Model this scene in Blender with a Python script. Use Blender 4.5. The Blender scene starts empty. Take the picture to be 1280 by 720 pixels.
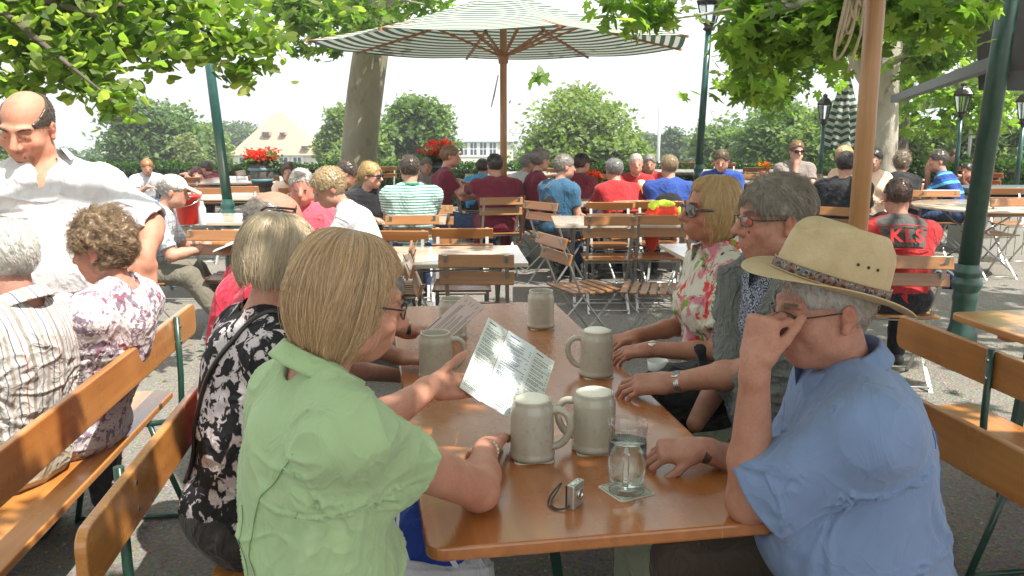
import bpy, math, random
import numpy as np
from math import sin, cos, pi, radians, atan2, sqrt
random.seed(11); rng = np.random.default_rng(11)
SC = bpy.context.scene; COL = SC.collection
# ---------------------------------------------------------------- camera helpers
FPX = 1080.0; PIT = math.atan(210 / 1080); CH = 1.65
def ray(px, py):
    x = (px - 640) / FPX; y = (360 - py) / FPX
    return np.array([x, cos(PIT) + y * sin(PIT), -sin(PIT) + y * cos(PIT)])
def T(px, py, z):
    r = ray(px, py); t = (z - CH) / r[2]; return np.array([r[0] * t, r[1] * t, z])
def A(px, py, Y):
    r = ray(px, py); t = Y / r[1]; return np.array([r[0] * t, Y, CH + r[2] * t])
def V3(*a): return np.array(a, float)
def nrm(v): v = np.asarray(v, float); return v / max(1e-9, np.linalg.norm(v))
def frame(f, u=(0, 0, 1)):
    f = nrm(f); r = nrm(np.cross(f, u)); return np.array([r, f, np.cross(r, f)]).T
def azd(a): a = radians(a); return V3(sin(a), cos(a), 0)
def rotx(a): a = radians(a); return np.array([[1, 0, 0], [0, cos(a), -sin(a)], [0, sin(a), cos(a)]])
def roty(a): a = radians(a); return np.array([[cos(a), 0, sin(a)], [0, 1, 0], [-sin(a), 0, cos(a)]])
def rotz(a): a = radians(a); return np.array([[cos(a), -sin(a), 0], [sin(a), cos(a), 0], [0, 0, 1]])
# ---------------------------------------------------------------- noise
def _h(ix, iy, iz):
    h = (ix * 374761393 + iy * 668265263 + iz * 1274126177) & 0xffffffff
    h = ((h ^ (h >> 13)) * 1274126177) & 0xffffffff
    return ((h ^ (h >> 16)) & 0xffff) / 65535.0
def vnoise(P):
    P = np.asarray(P, float); i = np.floor(P).astype(np.int64); f = P - i; f = f * f * (3 - 2 * f)
    r = 0
    for a in (0, 1):
        for b in (0, 1):
            for c in (0, 1):
                w = (f[:, 0] if a else 1 - f[:, 0]) * (f[:, 1] if b else 1 - f[:, 1]) * (f[:, 2] if c else 1 - f[:, 2])
                r = r + w * _h(i[:, 0] + a, i[:, 1] + b, i[:, 2] + c)
    return r * 2 - 1
# ---------------------------------------------------------------- objects
def tag(o, label=None, cat=None, group=None, kind=None):
    if label: o['label'] = label
    if cat: o['category'] = cat
    if group: o['group'] = group
    if kind: o['kind'] = kind
    return o
def thing(name, label, cat, loc=(0, 0, 0), rz=0, group=None):
    o = bpy.data.objects.new(name, None); COL.objects.link(o)
    o.location = [float(v) for v in loc]; o.rotation_euler = (0, 0, rz); o.empty_display_size = .05
    return tag(o, label, cat, group)
def mk(name, V, Fs, mat, parent=None, smooth=True, cols=None, off=None, bevel=0, mods=None):
    """one mesh object; Fs: list of int arrays (n,k) or list of lists; smooth: bool or per-face list"""
    V = np.asarray(V, float)
    if off is not None: V = V - np.asarray(off, float)
    me = bpy.data.meshes.new(name)
    if isinstance(Fs, np.ndarray): Fs = [Fs]
    if len(Fs) and isinstance(Fs[0], np.ndarray) and Fs[0].ndim == 2:
        tot = np.concatenate([np.full(len(f), f.shape[1]) for f in Fs]); loops = np.concatenate([f.ravel() for f in Fs])
    else:
        tot = np.array([len(f) for f in Fs]); loops = np.array([i for f in Fs for i in f])
    me.vertices.add(len(V)); me.vertices.foreach_set('co', V.ravel().astype(np.float32))
    me.loops.add(len(loops)); me.loops.foreach_set('vertex_index', loops.astype(np.int32))
    st = np.concatenate([[0], np.cumsum(tot)[:-1]])
    me.polygons.add(len(tot)); me.polygons.foreach_set('loop_start', st.astype(np.int32)); me.polygons.foreach_set('loop_total', tot.astype(np.int32))
    sm = np.full(len(tot), bool(smooth)) if isinstance(smooth, bool) else np.asarray(smooth, bool)
    me.polygons.foreach_set('use_smooth', sm)
    me.update(calc_edges=True); me.validate()
    if cols is not None:
        a = me.color_attributes.new('Col', 'FLOAT_COLOR', 'POINT')
        c = np.ones((len(V), 4), np.float32); c[:, :3] = cols; a.data.foreach_set('color', c.ravel())
    for m in (mat if isinstance(mat, (list, tuple)) else [mat]):
        me.materials.append(m)
    o = bpy.data.objects.new(name, me); COL.objects.link(o)
    if parent is not None: o.parent = parent
    if bevel:
        b = o.modifiers.new('b', 'BEVEL'); b.width = bevel; b.segments = 2; b.limit_method = 'ANGLE'
    return o
class MB:
    def __init__(s): s.v = []; s.f = []; s.s = []; s.m = []; s.n = 0; s.mi = 0
    def add(s, V, F_, smooth=False):
        V = np.asarray(V, float); s.v.append(V)
        for f in F_: s.f.append([int(i) + s.n for i in f]); s.s.append(smooth); s.m.append(s.mi)
        s.n += len(V); return s
    def box(s, c, size, R=None):
        x, y, z = np.asarray(size, float) / 2
        P = np.array([[a * x, b * y, d * z] for a in (-1, 1) for b in (-1, 1) for d in (-1, 1)])
        if R is not None: P = P @ np.asarray(R).T
        return s.add(P + np.asarray(c, float), [(0, 1, 3, 2), (4, 6, 7, 5), (0, 4, 5, 1), (2, 3, 7, 6), (0, 2, 6, 4), (1, 5, 7, 3)])
    def bar(s, a, b, w, t, up=(0, 0, 1)):
        a = np.asarray(a, float); b = np.asarray(b, float)
        R = frame(b - a, up); return s.box((a + b) / 2, (w, np.linalg.norm(b - a), t), R)
    def tube(s, pts, r, n=8, cap=True, smooth=True, closed=False):
        pts = np.asarray(pts, float); m = len(pts)
        r = np.full(m, r) if np.isscalar(r) else np.asarray(r, float)
        if closed: tg = np.roll(pts, -1, 0) - np.roll(pts, 1, 0)
        else: tg = np.gradient(pts, axis=0)
        tg = tg / np.maximum(1e-9, np.linalg.norm(tg, axis=1))[:, None]
        u = np.cross(tg[0], (0, 0, 1)); u = u if np.linalg.norm(u) > .1 else np.cross(tg[0], (0, 1, 0)); u = nrm(u)
        V = []; th = np.arange(n) * 2 * pi / n
        for i in range(m):
            u = nrm(u - tg[i] * np.dot(u, tg[i])); w = np.cross(tg[i], u)
            V.append(pts[i] + r[i] * (np.cos(th)[:, None] * u + np.sin(th)[:, None] * w))
        F_ = []
        for i in range(m if closed else m - 1):
            k = (i + 1) % m
            for j in range(n): F_.append((i * n + j, i * n + (j + 1) % n, k * n + (j + 1) % n, k * n + j))
        s.add(np.concatenate(V), F_, smooth)
        if cap and not closed:
            b = s.n - m * n
            s.f.append([b + j for j in range(n)][::-1]); s.s.append(False); s.m.append(s.mi)
            s.f.append([b + (m - 1) * n + j for j in range(n)]); s.s.append(False); s.m.append(s.mi)
        return s
    def lathe(s, prof, c=(0, 0, 0), n=32, smooth=True, R=None, sx=1, sy=1):
        prof = np.asarray(prof, float); m = len(prof); th = np.arange(n) * 2 * pi / n
        P = np.concatenate([np.stack([p[0] * np.cos(th) * sx, p[0] * np.sin(th) * sy, np.full(n, p[1])], 1) for p in prof])
        if R is not None: P = P @ np.asarray(R).T
        F_ = [(i * n + j, i * n + (j + 1) % n, (i + 1) * n + (j + 1) % n, (i + 1) * n + j) for i in range(m - 1) for j in range(n)]
        return s.add(P + np.asarray(c, float), F_, smooth)
    def sph(s, c, r, n=12, R=None):
        r = np.full(3, r) if np.isscalar(r) else np.asarray(r, float)
        th = np.linspace(0, pi, n // 2 + 2)[1:-1]; ph = np.arange(n) * 2 * pi / n
        P = [[0, 0, r[2]]] + [[r[0] * sin(t) * cos(p), r[1] * sin(t) * sin(p), r[2] * cos(t)] for t in th for p in ph] + [[0, 0, -r[2]]]
        P = np.array(P); F_ = [(0, 1 + j, 1 + (j + 1) % n) for j in range(n)]
        m = len(th)
        F_ += [(1 + i * n + j, 1 + (i + 1) * n + j, 1 + (i + 1) * n + (j + 1) % n, 1 + i * n + (j + 1) % n) for i in range(m - 1) for j in range(n)]
        e = 1 + m * n; F_ += [(e, e - n + (j + 1) % n, e - n + j) for j in range(n)]
        if R is not None: P = P @ np.asarray(R).T
        return s.add(P + np.asarray(c, float), F_, True)
    def grid(s, P, smooth=True, closeu=False, closev=False):
        P = np.asarray(P, float); m, n = P.shape[:2]
        F_ = [(i * n + j, i * n + (j + 1) % n, ((i + 1) % m) * n + (j + 1) % n, ((i + 1) % m) * n + j)
              for i in range(m if closeu else m - 1) for j in range(n if closev else n - 1)]
        return s.add(P.reshape(-1, 3), F_, smooth)
    def prism(s, poly, z0, z1, R=None, c=(0, 0, 0)):
        n = len(poly); P = np.array([[x, y, z] for z in (z0, z1) for x, y in poly])
        if R is not None: P = P @ np.asarray(R).T
        F_ = [tuple(range(n))[::-1], tuple(range(n, 2 * n))] + [(i, (i + 1) % n, n + (i + 1) % n, n + i) for i in range(n)]
        return s.add(P + np.asarray(c, float), F_)
    def build(s, name, mat, parent=None, off=None, bevel=0, cols=None):
        o = mk(name, np.concatenate(s.v), s.f, mat, parent, s.s, cols, off, bevel)
        if max(s.m) > 0: o.data.polygons.foreach_set('material_index', np.array(s.m, np.int32))
        return o
def rrect(w, l, r, n=6):
    P = []
    for cx, cy, a0 in ((w / 2 - r, l / 2 - r, 0), (-w / 2 + r, l / 2 - r, 90), (-w / 2 + r, -l / 2 + r, 180), (w / 2 - r, -l / 2 + r, 270)):
        for i in range(n + 1):
            a = radians(a0 + 90 * i / n); P.append((cx + r * cos(a), cy + r * sin(a)))
    return P
def dup(root, loc, rz, label=None, group=None, cat=None):
    r = root.copy(); COL.objects.link(r); r.location = [float(v) for v in loc]; r.rotation_euler = (0, 0, rz)
    tag(r, label, cat, group)
    for ch in list(root.children):
        c = ch.copy(); COL.objects.link(c); c.parent = r
        for g in ch.children:
            d = g.copy(); COL.objects.link(d); d.parent = c
    return r
# ---------------------------------------------------------------- materials
class G:
    """tiny node graph helper"""
    def __init__(s, name):
        s.m = bpy.data.materials.new(name); s.m.use_nodes = True; s.t = s.m.node_tree; s.t.nodes.clear()
        s.out = s.t.nodes.new('ShaderNodeOutputMaterial')
    def n(s, typ, out=0, **kw):
        nd = s.t.nodes.new('ShaderNode' + typ)
        for k, v in kw.items():
            if k in ('operation', 'blend_type', 'data_type', 'feature', 'attribute_name', 'wave_type', 'bands_direction', 'distance', 'rings_direction', 'wave_profile', 'noise_dimensions', 'clamp'):
                setattr(nd, k, v); continue
            if k.startswith('i') and k[1:].isdigit(): sk = nd.inputs[int(k[1:])]
            else: sk = nd.inputs[k.replace('_', ' ')]
            if isinstance(v, bpy.types.NodeSocket): s.t.links.new(v, sk)
            elif isinstance(v, (tuple, list)) and sk.type == 'RGBA': sk.default_value = (*v[:3], 1)
            else: sk.default_value = v
        return nd.outputs[out]
    def mix(s, f, a, b, bt='MIX'):
        nd = s.t.nodes.new('ShaderNodeMix'); nd.data_type = 'RGBA'; nd.blend_type = bt
        for sk, v in ((nd.inputs[0], f), (nd.inputs[6], a), (nd.inputs[7], b)):
            if isinstance(v, bpy.types.NodeSocket): s.t.links.new(v, sk)
            elif isinstance(v, (tuple, list)): sk.default_value = (*v[:3], 1)
            else: sk.default_value = v
        return nd.outputs[2]
    def ramp(s, fac, stops, interp='LINEAR'):
        nd = s.t.nodes.new('ShaderNodeValToRGB'); s.t.links.new(fac, nd.inputs[0]); cr = nd.color_ramp; cr.interpolation = interp
        while len(cr.elements) > len(stops): cr.elements.remove(cr.elements[-1])
        while len(cr.elements) < len(stops): cr.elements.new(.5)
        for e, (p, c) in zip(cr.elements, stops):
            e.position = p; e.color = (*(c if isinstance(c, (tuple, list)) else (c, c, c)), 1)
        return nd.outputs[0]
    def obj(s, scale=(1, 1, 1), rot=(0, 0, 0)):
        tc = s.n('TexCoord', 3); return s.n('Mapping', Vector=tc, Scale=scale, Rotation=rot)
    def wobj(s): 
        nd = s.t.nodes.new('ShaderNodeNewGeometry'); return nd.outputs[0]
    def noise(s, vec, scale, detail=3, rough=.5, dist=0, out=0): return s.n('TexNoise', out, Vector=vec, Scale=scale, Detail=detail, Roughness=rough, Distortion=dist)
    def math(s, op, a, b=0): return s.n('Math', operation=op, i0=a, i1=b)
    def bump(s, h, strength=.3, dist=.01): return s.n('Bump', Height=h, Strength=strength, Distance=dist)
    def fin(s, col, rough=.6, normal=None, **kw):
        p = s.t.nodes.new('ShaderNodeBsdfPrincipled')
        def st(k, v):
            sk = p.inputs[k]
            if isinstance(v, bpy.types.NodeSocket): s.t.links.new(v, sk)
            elif isinstance(v, (tuple, list)) and sk.type == 'RGBA': sk.default_value = (*v[:3], 1)
            else: sk.default_value = v
        st('Base Color', col); st('Roughness', rough)
        if normal is not None: st('Normal', normal)
        for k, v in kw.items(): st(k.replace('_', ' '), v)
        s.t.links.new(p.outputs[0], s.out.inputs[0]); return s.m
_MC = {}
def simple(name, col, rough=.6, var=.15, vs=8, bs=60, bst=.1, bd=.004, **kw):
    if name in _MC: return _MC[name]
    g = G(name); v = g.obj()
    n = g.noise(v, vs, 4)
    c = g.mix(n, [x * (1 - var) for x in col], [min(1, x * (1 + var)) for x in col])
    b = g.bump(g.noise(v, bs, 3), bst, bd) if bst else None
    _MC[name] = g.fin(c, rough, b, **kw); return _MC[name]
def wood(name, c1, c2, axis=1, rough=.35, coat=.4, scale=1.0, wear=.0, spec=.5):
    g = G(name); sc = [30, 30, 30]; sc[axis] = 1.6; v = g.obj([q * scale for q in sc])
    a = g.noise(v, 1.0, 6, .6, .6); sc2 = [9, 9, 9]; sc2[axis] = .7
    b = g.noise(g.obj([q * scale for q in sc2]), 1.0, 3, .5, 1.5)
    c = g.mix(g.ramp(a, [(.3, 0), (.7, 1)]), c1, c2)
    c = g.mix(g.ramp(b, [(.35, 0), (.75, .55)]), c, [x * .55 for x in c1])
    bl = g.noise(g.obj(), 3.2, 5, .6)
    c = g.mix(g.ramp(bl, [(.5, 0), (.8, .3)]), c, [x * 1.5 for x in c2])
    r = g.ramp(bl, [(.3, rough * .8), (.7, min(1, rough * 1.5))])
    if wear:
        sc_ = g.noise(g.obj((90, 4, 4), (0, 0, .5)), 1.0, 4, .7); c = g.mix(g.ramp(sc_, [(.66, 0), (.70, .35)]), c, (.55, .34, .20)); wn = g.noise(g.obj(), 26, 6, .8); c = g.mix(g.ramp(wn, [(.62, 0), (.7, wear)]), c, (.1, .05, .03))
    return g.fin(c, r, g.bump(a, .12, .002), Coat_Weight=coat, Coat_Roughness=.18, Specular_IOR_Level=spec)
def paint(name, col, rough=.35, **kw):
    g = G(name); v = g.obj(); n = g.noise(v, 14, 5, .6)
    c = g.mix(g.ramp(n, [(.35, 0), (.75, 1)]), col, [x * 1.35 + .01 for x in col])
    return g.fin(c, rough, g.bump(g.noise(v, 40, 3), .15, .004), Coat_Weight=.3, Coat_Roughness=.2, **kw)
def attrmat(name, rough=.5, sss=0, bs=120, bst=.15, var=.2, vs=30, sc=(1, 1, 1), spec=.5, bd=.002, tint=(.7, .35, .25)):
    g = G(name); a = g.n('Attribute', 0, attribute_name='Col'); v = g.obj(sc)
    n = g.noise(v, vs, 5, .65); c = g.mix(g.ramp(n, [(.3, 0), (.7, var)]), a, g.mix(1.0, a, tint, 'MULTIPLY'))
    kw = dict(Specular_IOR_Level=spec)
    if sss: kw.update(Subsurface_Weight=sss, Subsurface_Radius=(.012, .005, .003), Subsurface_Scale=1.0)
    if sss or 'skin' in name:
        f = g.noise(v, 230, 4, .7); c = g.mix(g.ramp(f, [(.52, 0), (.66, .30)]), c, g.mix(1.0, a, (.62, .36, .30), 'MULTIPLY')); c = g.mix(g.ramp(g.noise(v, 14, 3, .6), [(.5, 0), (.75, .28)]), c, g.mix(1.0, a, (1.25, 1.25, 1.2), 'MULTIPLY'))
        h = g.math('ADD', g.n('TexVoronoi', 0, Vector=g.obj((1, 1, 2.2)), Scale=520), g.noise(v, bs, 4, .7)); return g.fin(c, g.ramp(f, [(.3, rough - .08), (.7, rough + .12)]), g.bump(h, .38, bd), **kw)
    return g.fin(c, rough, g.bump(g.noise(v, bs, 4, .6), bst, bd), **kw)
def leafmat(name, trans=.45, rough=.5):
    g = G(name); a = g.n('Attribute', 0, attribute_name='Col')
    d = g.n('BsdfPrincipled', Base_Color=a, Roughness=rough, Specular_IOR_Level=.3)
    tcol = g.mix(1.0, a, (1.9, 2.1, .7), 'MULTIPLY'); t = g.n('BsdfTranslucent', Color=tcol)
    mx = g.n('MixShader', i0=trans, i1=d, i2=t); g.t.links.new(mx, g.out.inputs[0]); return g.m
def clothbump(g, v, fine=700, st=.25, wr=9, wst=.5):
    f = g.noise(v, fine, 2)
    def ridge(sc, seed):
        n = g.noise(g.n('Mapping', Vector=v, Location=(seed, seed * 2, 0), Scale=(1, 1, .6)), sc, 3, .5, 1.2); a = g.math('ABSOLUTE', g.math('SUBTRACT', g.math('MULTIPLY', n, 2), 1)); return g.math('POWER', g.math('SUBTRACT', 1, a), 5)
    w = g.math('ADD', g.math('ADD', g.math('MULTIPLY', ridge(wr * .55, 1.3), .9), g.math('MULTIPLY', ridge(wr * 1.6, 4.1), .35)), g.math('MULTIPLY', g.noise(v, wr, 4, .55, .8), .7))
    b1 = g.n('Bump', Height=w, Strength=min(1, wst * 1.5), Distance=.016)
    return g.n('Bump', Height=f, Strength=st, Distance=.001, Normal=b1)
def cloth(name, col, var=.12, rough=.85, wst=.35, wr=9):
    if name in _MC: return _MC[name]
    g = G(name); v = g.obj(); n = g.noise(v, 25, 3)
    c = g.mix(n, [x * (1 - var) for x in col], [min(.95, x * (1 + var)) for x in col])
    _MC[name] = g.fin(c, rough, clothbump(g, v, wst=wst, wr=wr), Specular_IOR_Level=.2, Sheen_Weight=.15); return _MC[name]
def stripes(name, cols, period, axis='Z', rot=(0, 0, 0), dist=.3, rough=.85, bump=.35):
    """cols: [(pos,color)...] constant ramp over one period"""
    g = G(name); v = g.obj((1, 1, 1), rot)
    sp = g.n('SeparateXYZ', 'XYZ'.index(axis), Vector=v)
    d = g.noise(v, 6, 2); x = g.math('ADD', g.math('DIVIDE', sp, period), g.math('MULTIPLY', d, dist))
    c = g.ramp(g.math('FRACT', x), cols, 'CONSTANT')
    return g.fin(c, rough, clothbump(g, v, wst=bump), Specular_IOR_Level=.2, Sheen_Weight=.1)
def plaid(name, base, c1, c2, per=.05):
    g = G(name); v = g.obj((1, 1, 1), (0, 0, .5)); c = base
    for ax, pr, col, w in ((0, per, c1, .18), (2, per, c1, .18), (0, per * 1.7, c2, .1), (2, per * 1.7, c2, .1), (1, per, c1, .18)):
        sp = g.n('SeparateXYZ', ax, Vector=v); f = g.math('FRACT', g.math('DIVIDE', sp, pr))
        m = g.math('MULTIPLY', g.math('LESS_THAN', f, w), .7); c = g.mix(m, c, col)
    return g.fin(c, .85, clothbump(g, v))
def floral(name, base, layers, rough=.8, wst=.35):
    """layers: (scale, distortion-scale, lo, hi, color)"""
    g = G(name); v = g.obj(); c = base
    for i, (sc, ds, lo, hi, col) in enumerate(layers):
        off = g.n('Mapping', Vector=v, Location=(i * 3.7, i * 1.9, i * 5.3))
        w = g.n('VectorMath', operation='MULTIPLY_ADD', i0=g.noise(off, ds, 3, out=1), i1=(.09, .09, .09), i2=off)
        n = g.noise(w, sc, 3, .6, .7)
        c = g.mix(g.ramp(n, [(lo, 0), (hi, 1)]), c, col)
    return g.fin(c, rough, clothbump(g, v, wst=wst), Specular_IOR_Level=.25)
def rings(name, base, col, col2, scale, w=.12):
    g = G(name); v = g.obj()
    dd = g.noise(v, 12, 2, out=1); w_ = g.n('VectorMath', operation='MULTIPLY_ADD', i0=dd, i1=(.02, .02, .02), i2=v)
    d = g.n('TexVoronoi', 0, Vector=w_, Scale=scale); s = g.math('FRACT', g.math('MULTIPLY', d, 2.6))
    m = g.ramp(s, [(0, 0), (.38, 0), (.46, 1), (.78, 1), (.86, 0)])
    n = g.noise(w_, scale * 2.4, 4, .6)
    c = g.mix(m, base, col); c = g.mix(g.ramp(n, [(.55, 0), (.58, 1)]), c, col2)
    return g.fin(c, .8, clothbump(g, v), Specular_IOR_Level=.25)
# ---------------------------------------------------------------- implicit surfaces
I3 = np.eye(3)
class S:
    def __init__(s): s.p = []
    def _a(s, kind, lo, hi, fn, k, op): s.p.append((np.asarray(lo, float), np.asarray(hi, float), fn, k, op)); return s
    def rc(s, a, b, ra, rb, k=.02, op='u'):
        a = np.asarray(a, float); b = np.asarray(b, float); r = max(ra, rb); ab = b - a; L = max(1e-9, ab @ ab)
        def fn(X, Y, Z):
            px = X - a[0]; py = Y - a[1]; pz = Z - a[2]
            t = np.clip((px * ab[0] + py * ab[1] + pz * ab[2]) / L, 0, 1)
            return np.sqrt((px - t * ab[0]) ** 2 + (py - t * ab[1]) ** 2 + (pz - t * ab[2]) ** 2) - (ra + (rb - ra) * t)
        return s._a('rc', np.minimum(a, b) - r, np.maximum(a, b) + r, fn, k, op)
    def cc(s, a, b, ra, rb, k=.02, op='u', rd=.004):
        a = np.asarray(a, float); b = np.asarray(b, float); r = max(ra, rb); L = np.linalg.norm(b - a); u = (b - a) / L
        def fn(X, Y, Z):
            px = X - a[0]; py = Y - a[1]; pz = Z - a[2]; t = px * u[0] + py * u[1] + pz * u[2]
            q = np.sqrt(np.maximum(0, px * px + py * py + pz * pz - t * t)); tt = np.clip(t / L, 0, 1)
            dr = q - (ra + (rb - ra) * tt) + rd; da = np.maximum(-t, t - L) + rd
            return np.minimum(np.maximum(dr, da), 0) + np.sqrt(np.maximum(dr, 0) ** 2 + np.maximum(da, 0) ** 2) - rd
        return s._a('cc', np.minimum(a, b) - r, np.maximum(a, b) + r, fn, k, op)
    def el(s, c, r, R=I3, k=.02, op='u'):
        c = np.asarray(c, float); r = np.full(3, r, float) if np.isscalar(r) else np.asarray(r, float); R = np.asarray(R); m = np.sqrt((R ** 2) @ (r ** 2))
        def fn(X, Y, Z):
            px = X - c[0]; py = Y - c[1]; pz = Z - c[2]
            q = [(px * R[0, i] + py * R[1, i] + pz * R[2, i]) for i in range(3)]
            k0 = np.sqrt(sum((q[i] / r[i]) ** 2 for i in range(3))); k1 = np.sqrt(sum((q[i] / r[i] ** 2) ** 2 for i in range(3)))
            return k0 * (k0 - 1) / np.maximum(k1, 1e-6)
        return s._a('el', c - m, c + m, fn, k, op)
    def bx(s, c, h, R=I3, rd=.005, k=.02, op='u'):
        c = np.asarray(c, float); h = np.asarray(h, float); R = np.asarray(R); m = np.abs(R) @ h
        def fn(X, Y, Z):
            px = X - c[0]; py = Y - c[1]; pz = Z - c[2]
            q = [np.abs(px * R[0, i] + py * R[1, i] + pz * R[2, i]) - (h[i] - rd) for i in range(3)]
            o = np.sqrt(sum(np.maximum(w, 0) ** 2 for w in q))
            return o + np.minimum(np.maximum(np.maximum(q[0], q[1]), q[2]), 0) - rd
        return s._a('bx', c - m, c + m, fn, k, op)
    def cut(s, pt, nv, lo=None, hi=None, k=.003):
        """remove the half-space n.(p-pt)>0"""
        pt = np.asarray(pt, float); nv = nrm(nv)
        fn = lambda X, Y, Z: -((X - pt[0]) * nv[0] + (Y - pt[1]) * nv[1] + (Z - pt[2]) * nv[2])
        return s._a('cut', np.full(3, -1e3) if lo is None else lo, np.full(3, 1e3) if hi is None else hi, fn, k, 's')
    def mesh(s, res):
        un = [p for p in s.p if p[4] == 'u']
        lo = np.min([p[0] for p in un], 0) - .03 - 2 * res; hi = np.max([p[1] for p in un], 0) + .03 + 2 * res
        n = np.ceil((hi - lo) / res).astype(int) + 1
        ax = [lo[i] + res * np.arange(n[i]) for i in range(3)]
        g = np.full(n, .5, np.float32)
        for plo, phi, fn, k, op in s.p:
            pad = k + 2.5 * res
            i0 = np.clip(np.floor((plo - pad - lo) / res).astype(int), 0, n); i1 = np.clip(np.ceil((phi + pad - lo) / res).astype(int) + 1, 0, n)
            if np.any(i1 <= i0): continue
            sl = tuple(slice(i0[i], i1[i]) for i in range(3))
            X = ax[0][sl[0]][:, None, None].astype(np.float32); Y = ax[1][sl[1]][None, :, None].astype(np.float32); Z = ax[2][sl[2]][None, None, :].astype(np.float32)
            d = fn(X, Y, Z).astype(np.float32); o = g[sl]
            if op == 'u':
                h = np.clip(.5 + .5 * (o - d) / k, 0, 1); g[sl] = o * (1 - h) + d * h - k * h * (1 - h)
            else:
                d = -d; h = np.clip(.5 - .5 * (o - d) / k, 0, 1); g[sl] = o * (1 - h) + d * h + k * h * (1 - h)
        sg = g < 0
        c = sum(sg[a:n[0] - 1 + a, b:n[1] - 1 + b, d:n[2] - 1 + d].astype(np.int8) for a in (0, 1) for b in (0, 1) for d in (0, 1))
        act = np.argwhere((c > 0) & (c < 8)); nc = n - 1
        lin = (act[:, 0] * nc[1] + act[:, 1]) * nc[2] + act[:, 2]
        co = [(a, b, d) for a in (0, 1) for b in (0, 1) for d in (0, 1)]
        val = {q: g[act[:, 0] + q[0], act[:, 1] + q[1], act[:, 2] + q[2]] for q in co}
        acc = np.zeros((len(act), 3)); cnt = np.zeros(len(act))
        for i, q in enumerate(co):
            for axx in range(3):
                if q[axx] == 0:
                    q2 = list(q); q2[axx] = 1; a = val[q]; b = val[tuple(q2)]; m = (a < 0) != (b < 0)
                    t = np.where(m, a / np.where(m, a - b, 1), 0); pos = np.tile(np.array(q, float), (len(act), 1)); pos[:, axx] = t
                    acc += pos * m[:, None]; cnt += m
        V = lo + res * (act + acc / cnt[:, None])
        F_ = []
        for axx in range(3):
            a, b = (axx + 1) % 3, (axx + 2) % 3
            s0 = [slice(None)] * 3; s1 = [slice(None)] * 3; s0[axx] = slice(0, -1); s1[axx] = slice(1, None)
            df = np.argwhere(sg[tuple(s0)] != sg[tuple(s1)]); df = df[(df[:, a] > 0) & (df[:, b] > 0) & (df[:, a] < n[a] - 1) & (df[:, b] < n[b] - 1)]
            ins = sg[df[:, 0], df[:, 1], df[:, 2]]
            def cell(da, db):
                q = df.copy(); q[:, a] -= da; q[:, b] -= db
                return np.searchsorted(lin, (q[:, 0] * nc[1] + q[:, 1]) * nc[2] + q[:, 2])
            quad = np.stack([cell(1, 1), cell(0, 1), cell(0, 0), cell(1, 0)], 1)
            quad[~ins] = quad[~ins][:, ::-1]; F_.append(quad)
        F_ = np.concatenate(F_)
        return V, np.minimum(F_, len(V) - 1)
def vnormals(V, Q):
    a = V[Q[:, 2]] - V[Q[:, 0]]; b = V[Q[:, 3]] - V[Q[:, 1]]; fn = np.cross(a, b); N = np.zeros_like(V)
    for i in range(4): np.add.at(N, Q[:, i], fn)
    return N / np.maximum(1e-12, np.linalg.norm(N, axis=1))[:, None]
def keep_big(V, Q):
    """drop tiny disconnected shells left by the cuts"""
    lab = np.arange(len(V))
    for _ in range(60):
        m = lab[Q].min(1); new = lab.copy()
        for i in range(4): np.minimum.at(new, Q[:, i], m)
        new = new[new]
        if (new == lab).all(): break
        lab = new
    return V, Q
def folds(V, Q, amp, scale=7, seed=0, P=None, sq=(1, 1, .45), pw=2):
    """cloth wrinkles as real displacement along the normals"""
    N = vnormals(V, Q); W = (V if P is None else P) + seed * 3.1
    w = np.stack([vnoise(W * 5 + 9), vnoise(W * 5 + 31), vnoise(W * 5 + 57)], 1) * .05
    n1 = 1 - np.abs(vnoise((W + w) * scale * np.array(sq))) ; n2 = 1 - np.abs(vnoise((W + w * 1.5) * scale * 2.1 * np.array([.55, .55, 1.35]) + 5)); n3 = 1 - np.abs(vnoise((W + w * .8) * scale * 3.6 * np.array([1, 1, .5]) + 15))
    msk = np.clip(vnoise(W * 4 + 77) + .55, 0, 1)
    return V + N * (amp * (n1 ** 4 * 1.3 + (n2 ** 7 * 1.1 + n3 ** 8 * .28) * msk - .45))[:, None]
def crease(V, Q, lines, off, seed=0):
    N = vnormals(V, Q); W = V - off + seed; Wp = V + np.stack([vnoise(W * 9 + a) for a in (3, 43, 83)], 1) * .022 + np.stack([vnoise(W * 26 + a) for a in (5, 45, 85)], 1) * .005
    D = np.zeros(len(V))
    for a, b, w, d in lines:
        a = np.asarray(a, float); b = np.asarray(b, float); ab = b - a; t = ((Wp - a) @ ab) / (ab @ ab); tc = np.clip(t, 0, 1); e_ = Wp - a - tc[:, None] * ab; en_ = (e_ * N).sum(1); r = np.linalg.norm(e_ - en_[:, None] * N, axis=1) + np.clip(np.linalg.norm(e_, axis=1) - .10, 0, 1) + np.clip(-.015 - en_, 0, 1)
        ww = w * (.6 + 1.1 * tc); D += d * (1 - tc) ** .5 * (-np.exp(-(r / ww) ** 2) + .75 * np.exp(-((r - 2.0 * ww) / ww) ** 2))
    return V + N * D[:, None]
def ik(a, b, l1, l2, pole):
    a = np.asarray(a, float); b = np.asarray(b, float); d = np.linalg.norm(b - a); u = (b - a) / d
    if d > (l1 + l2) * .998: l1, l2 = l1 * d / (l1 + l2) * 1.003, l2 * d / (l1 + l2) * 1.003
    x = (d * d + l1 * l1 - l2 * l2) / (2 * d); hgt = sqrt(max(1e-6, l1 * l1 - x * x))
    p = np.asarray(pole, float); p = nrm(p - u * (p @ u)); return a + u * x + p * hgt
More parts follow.
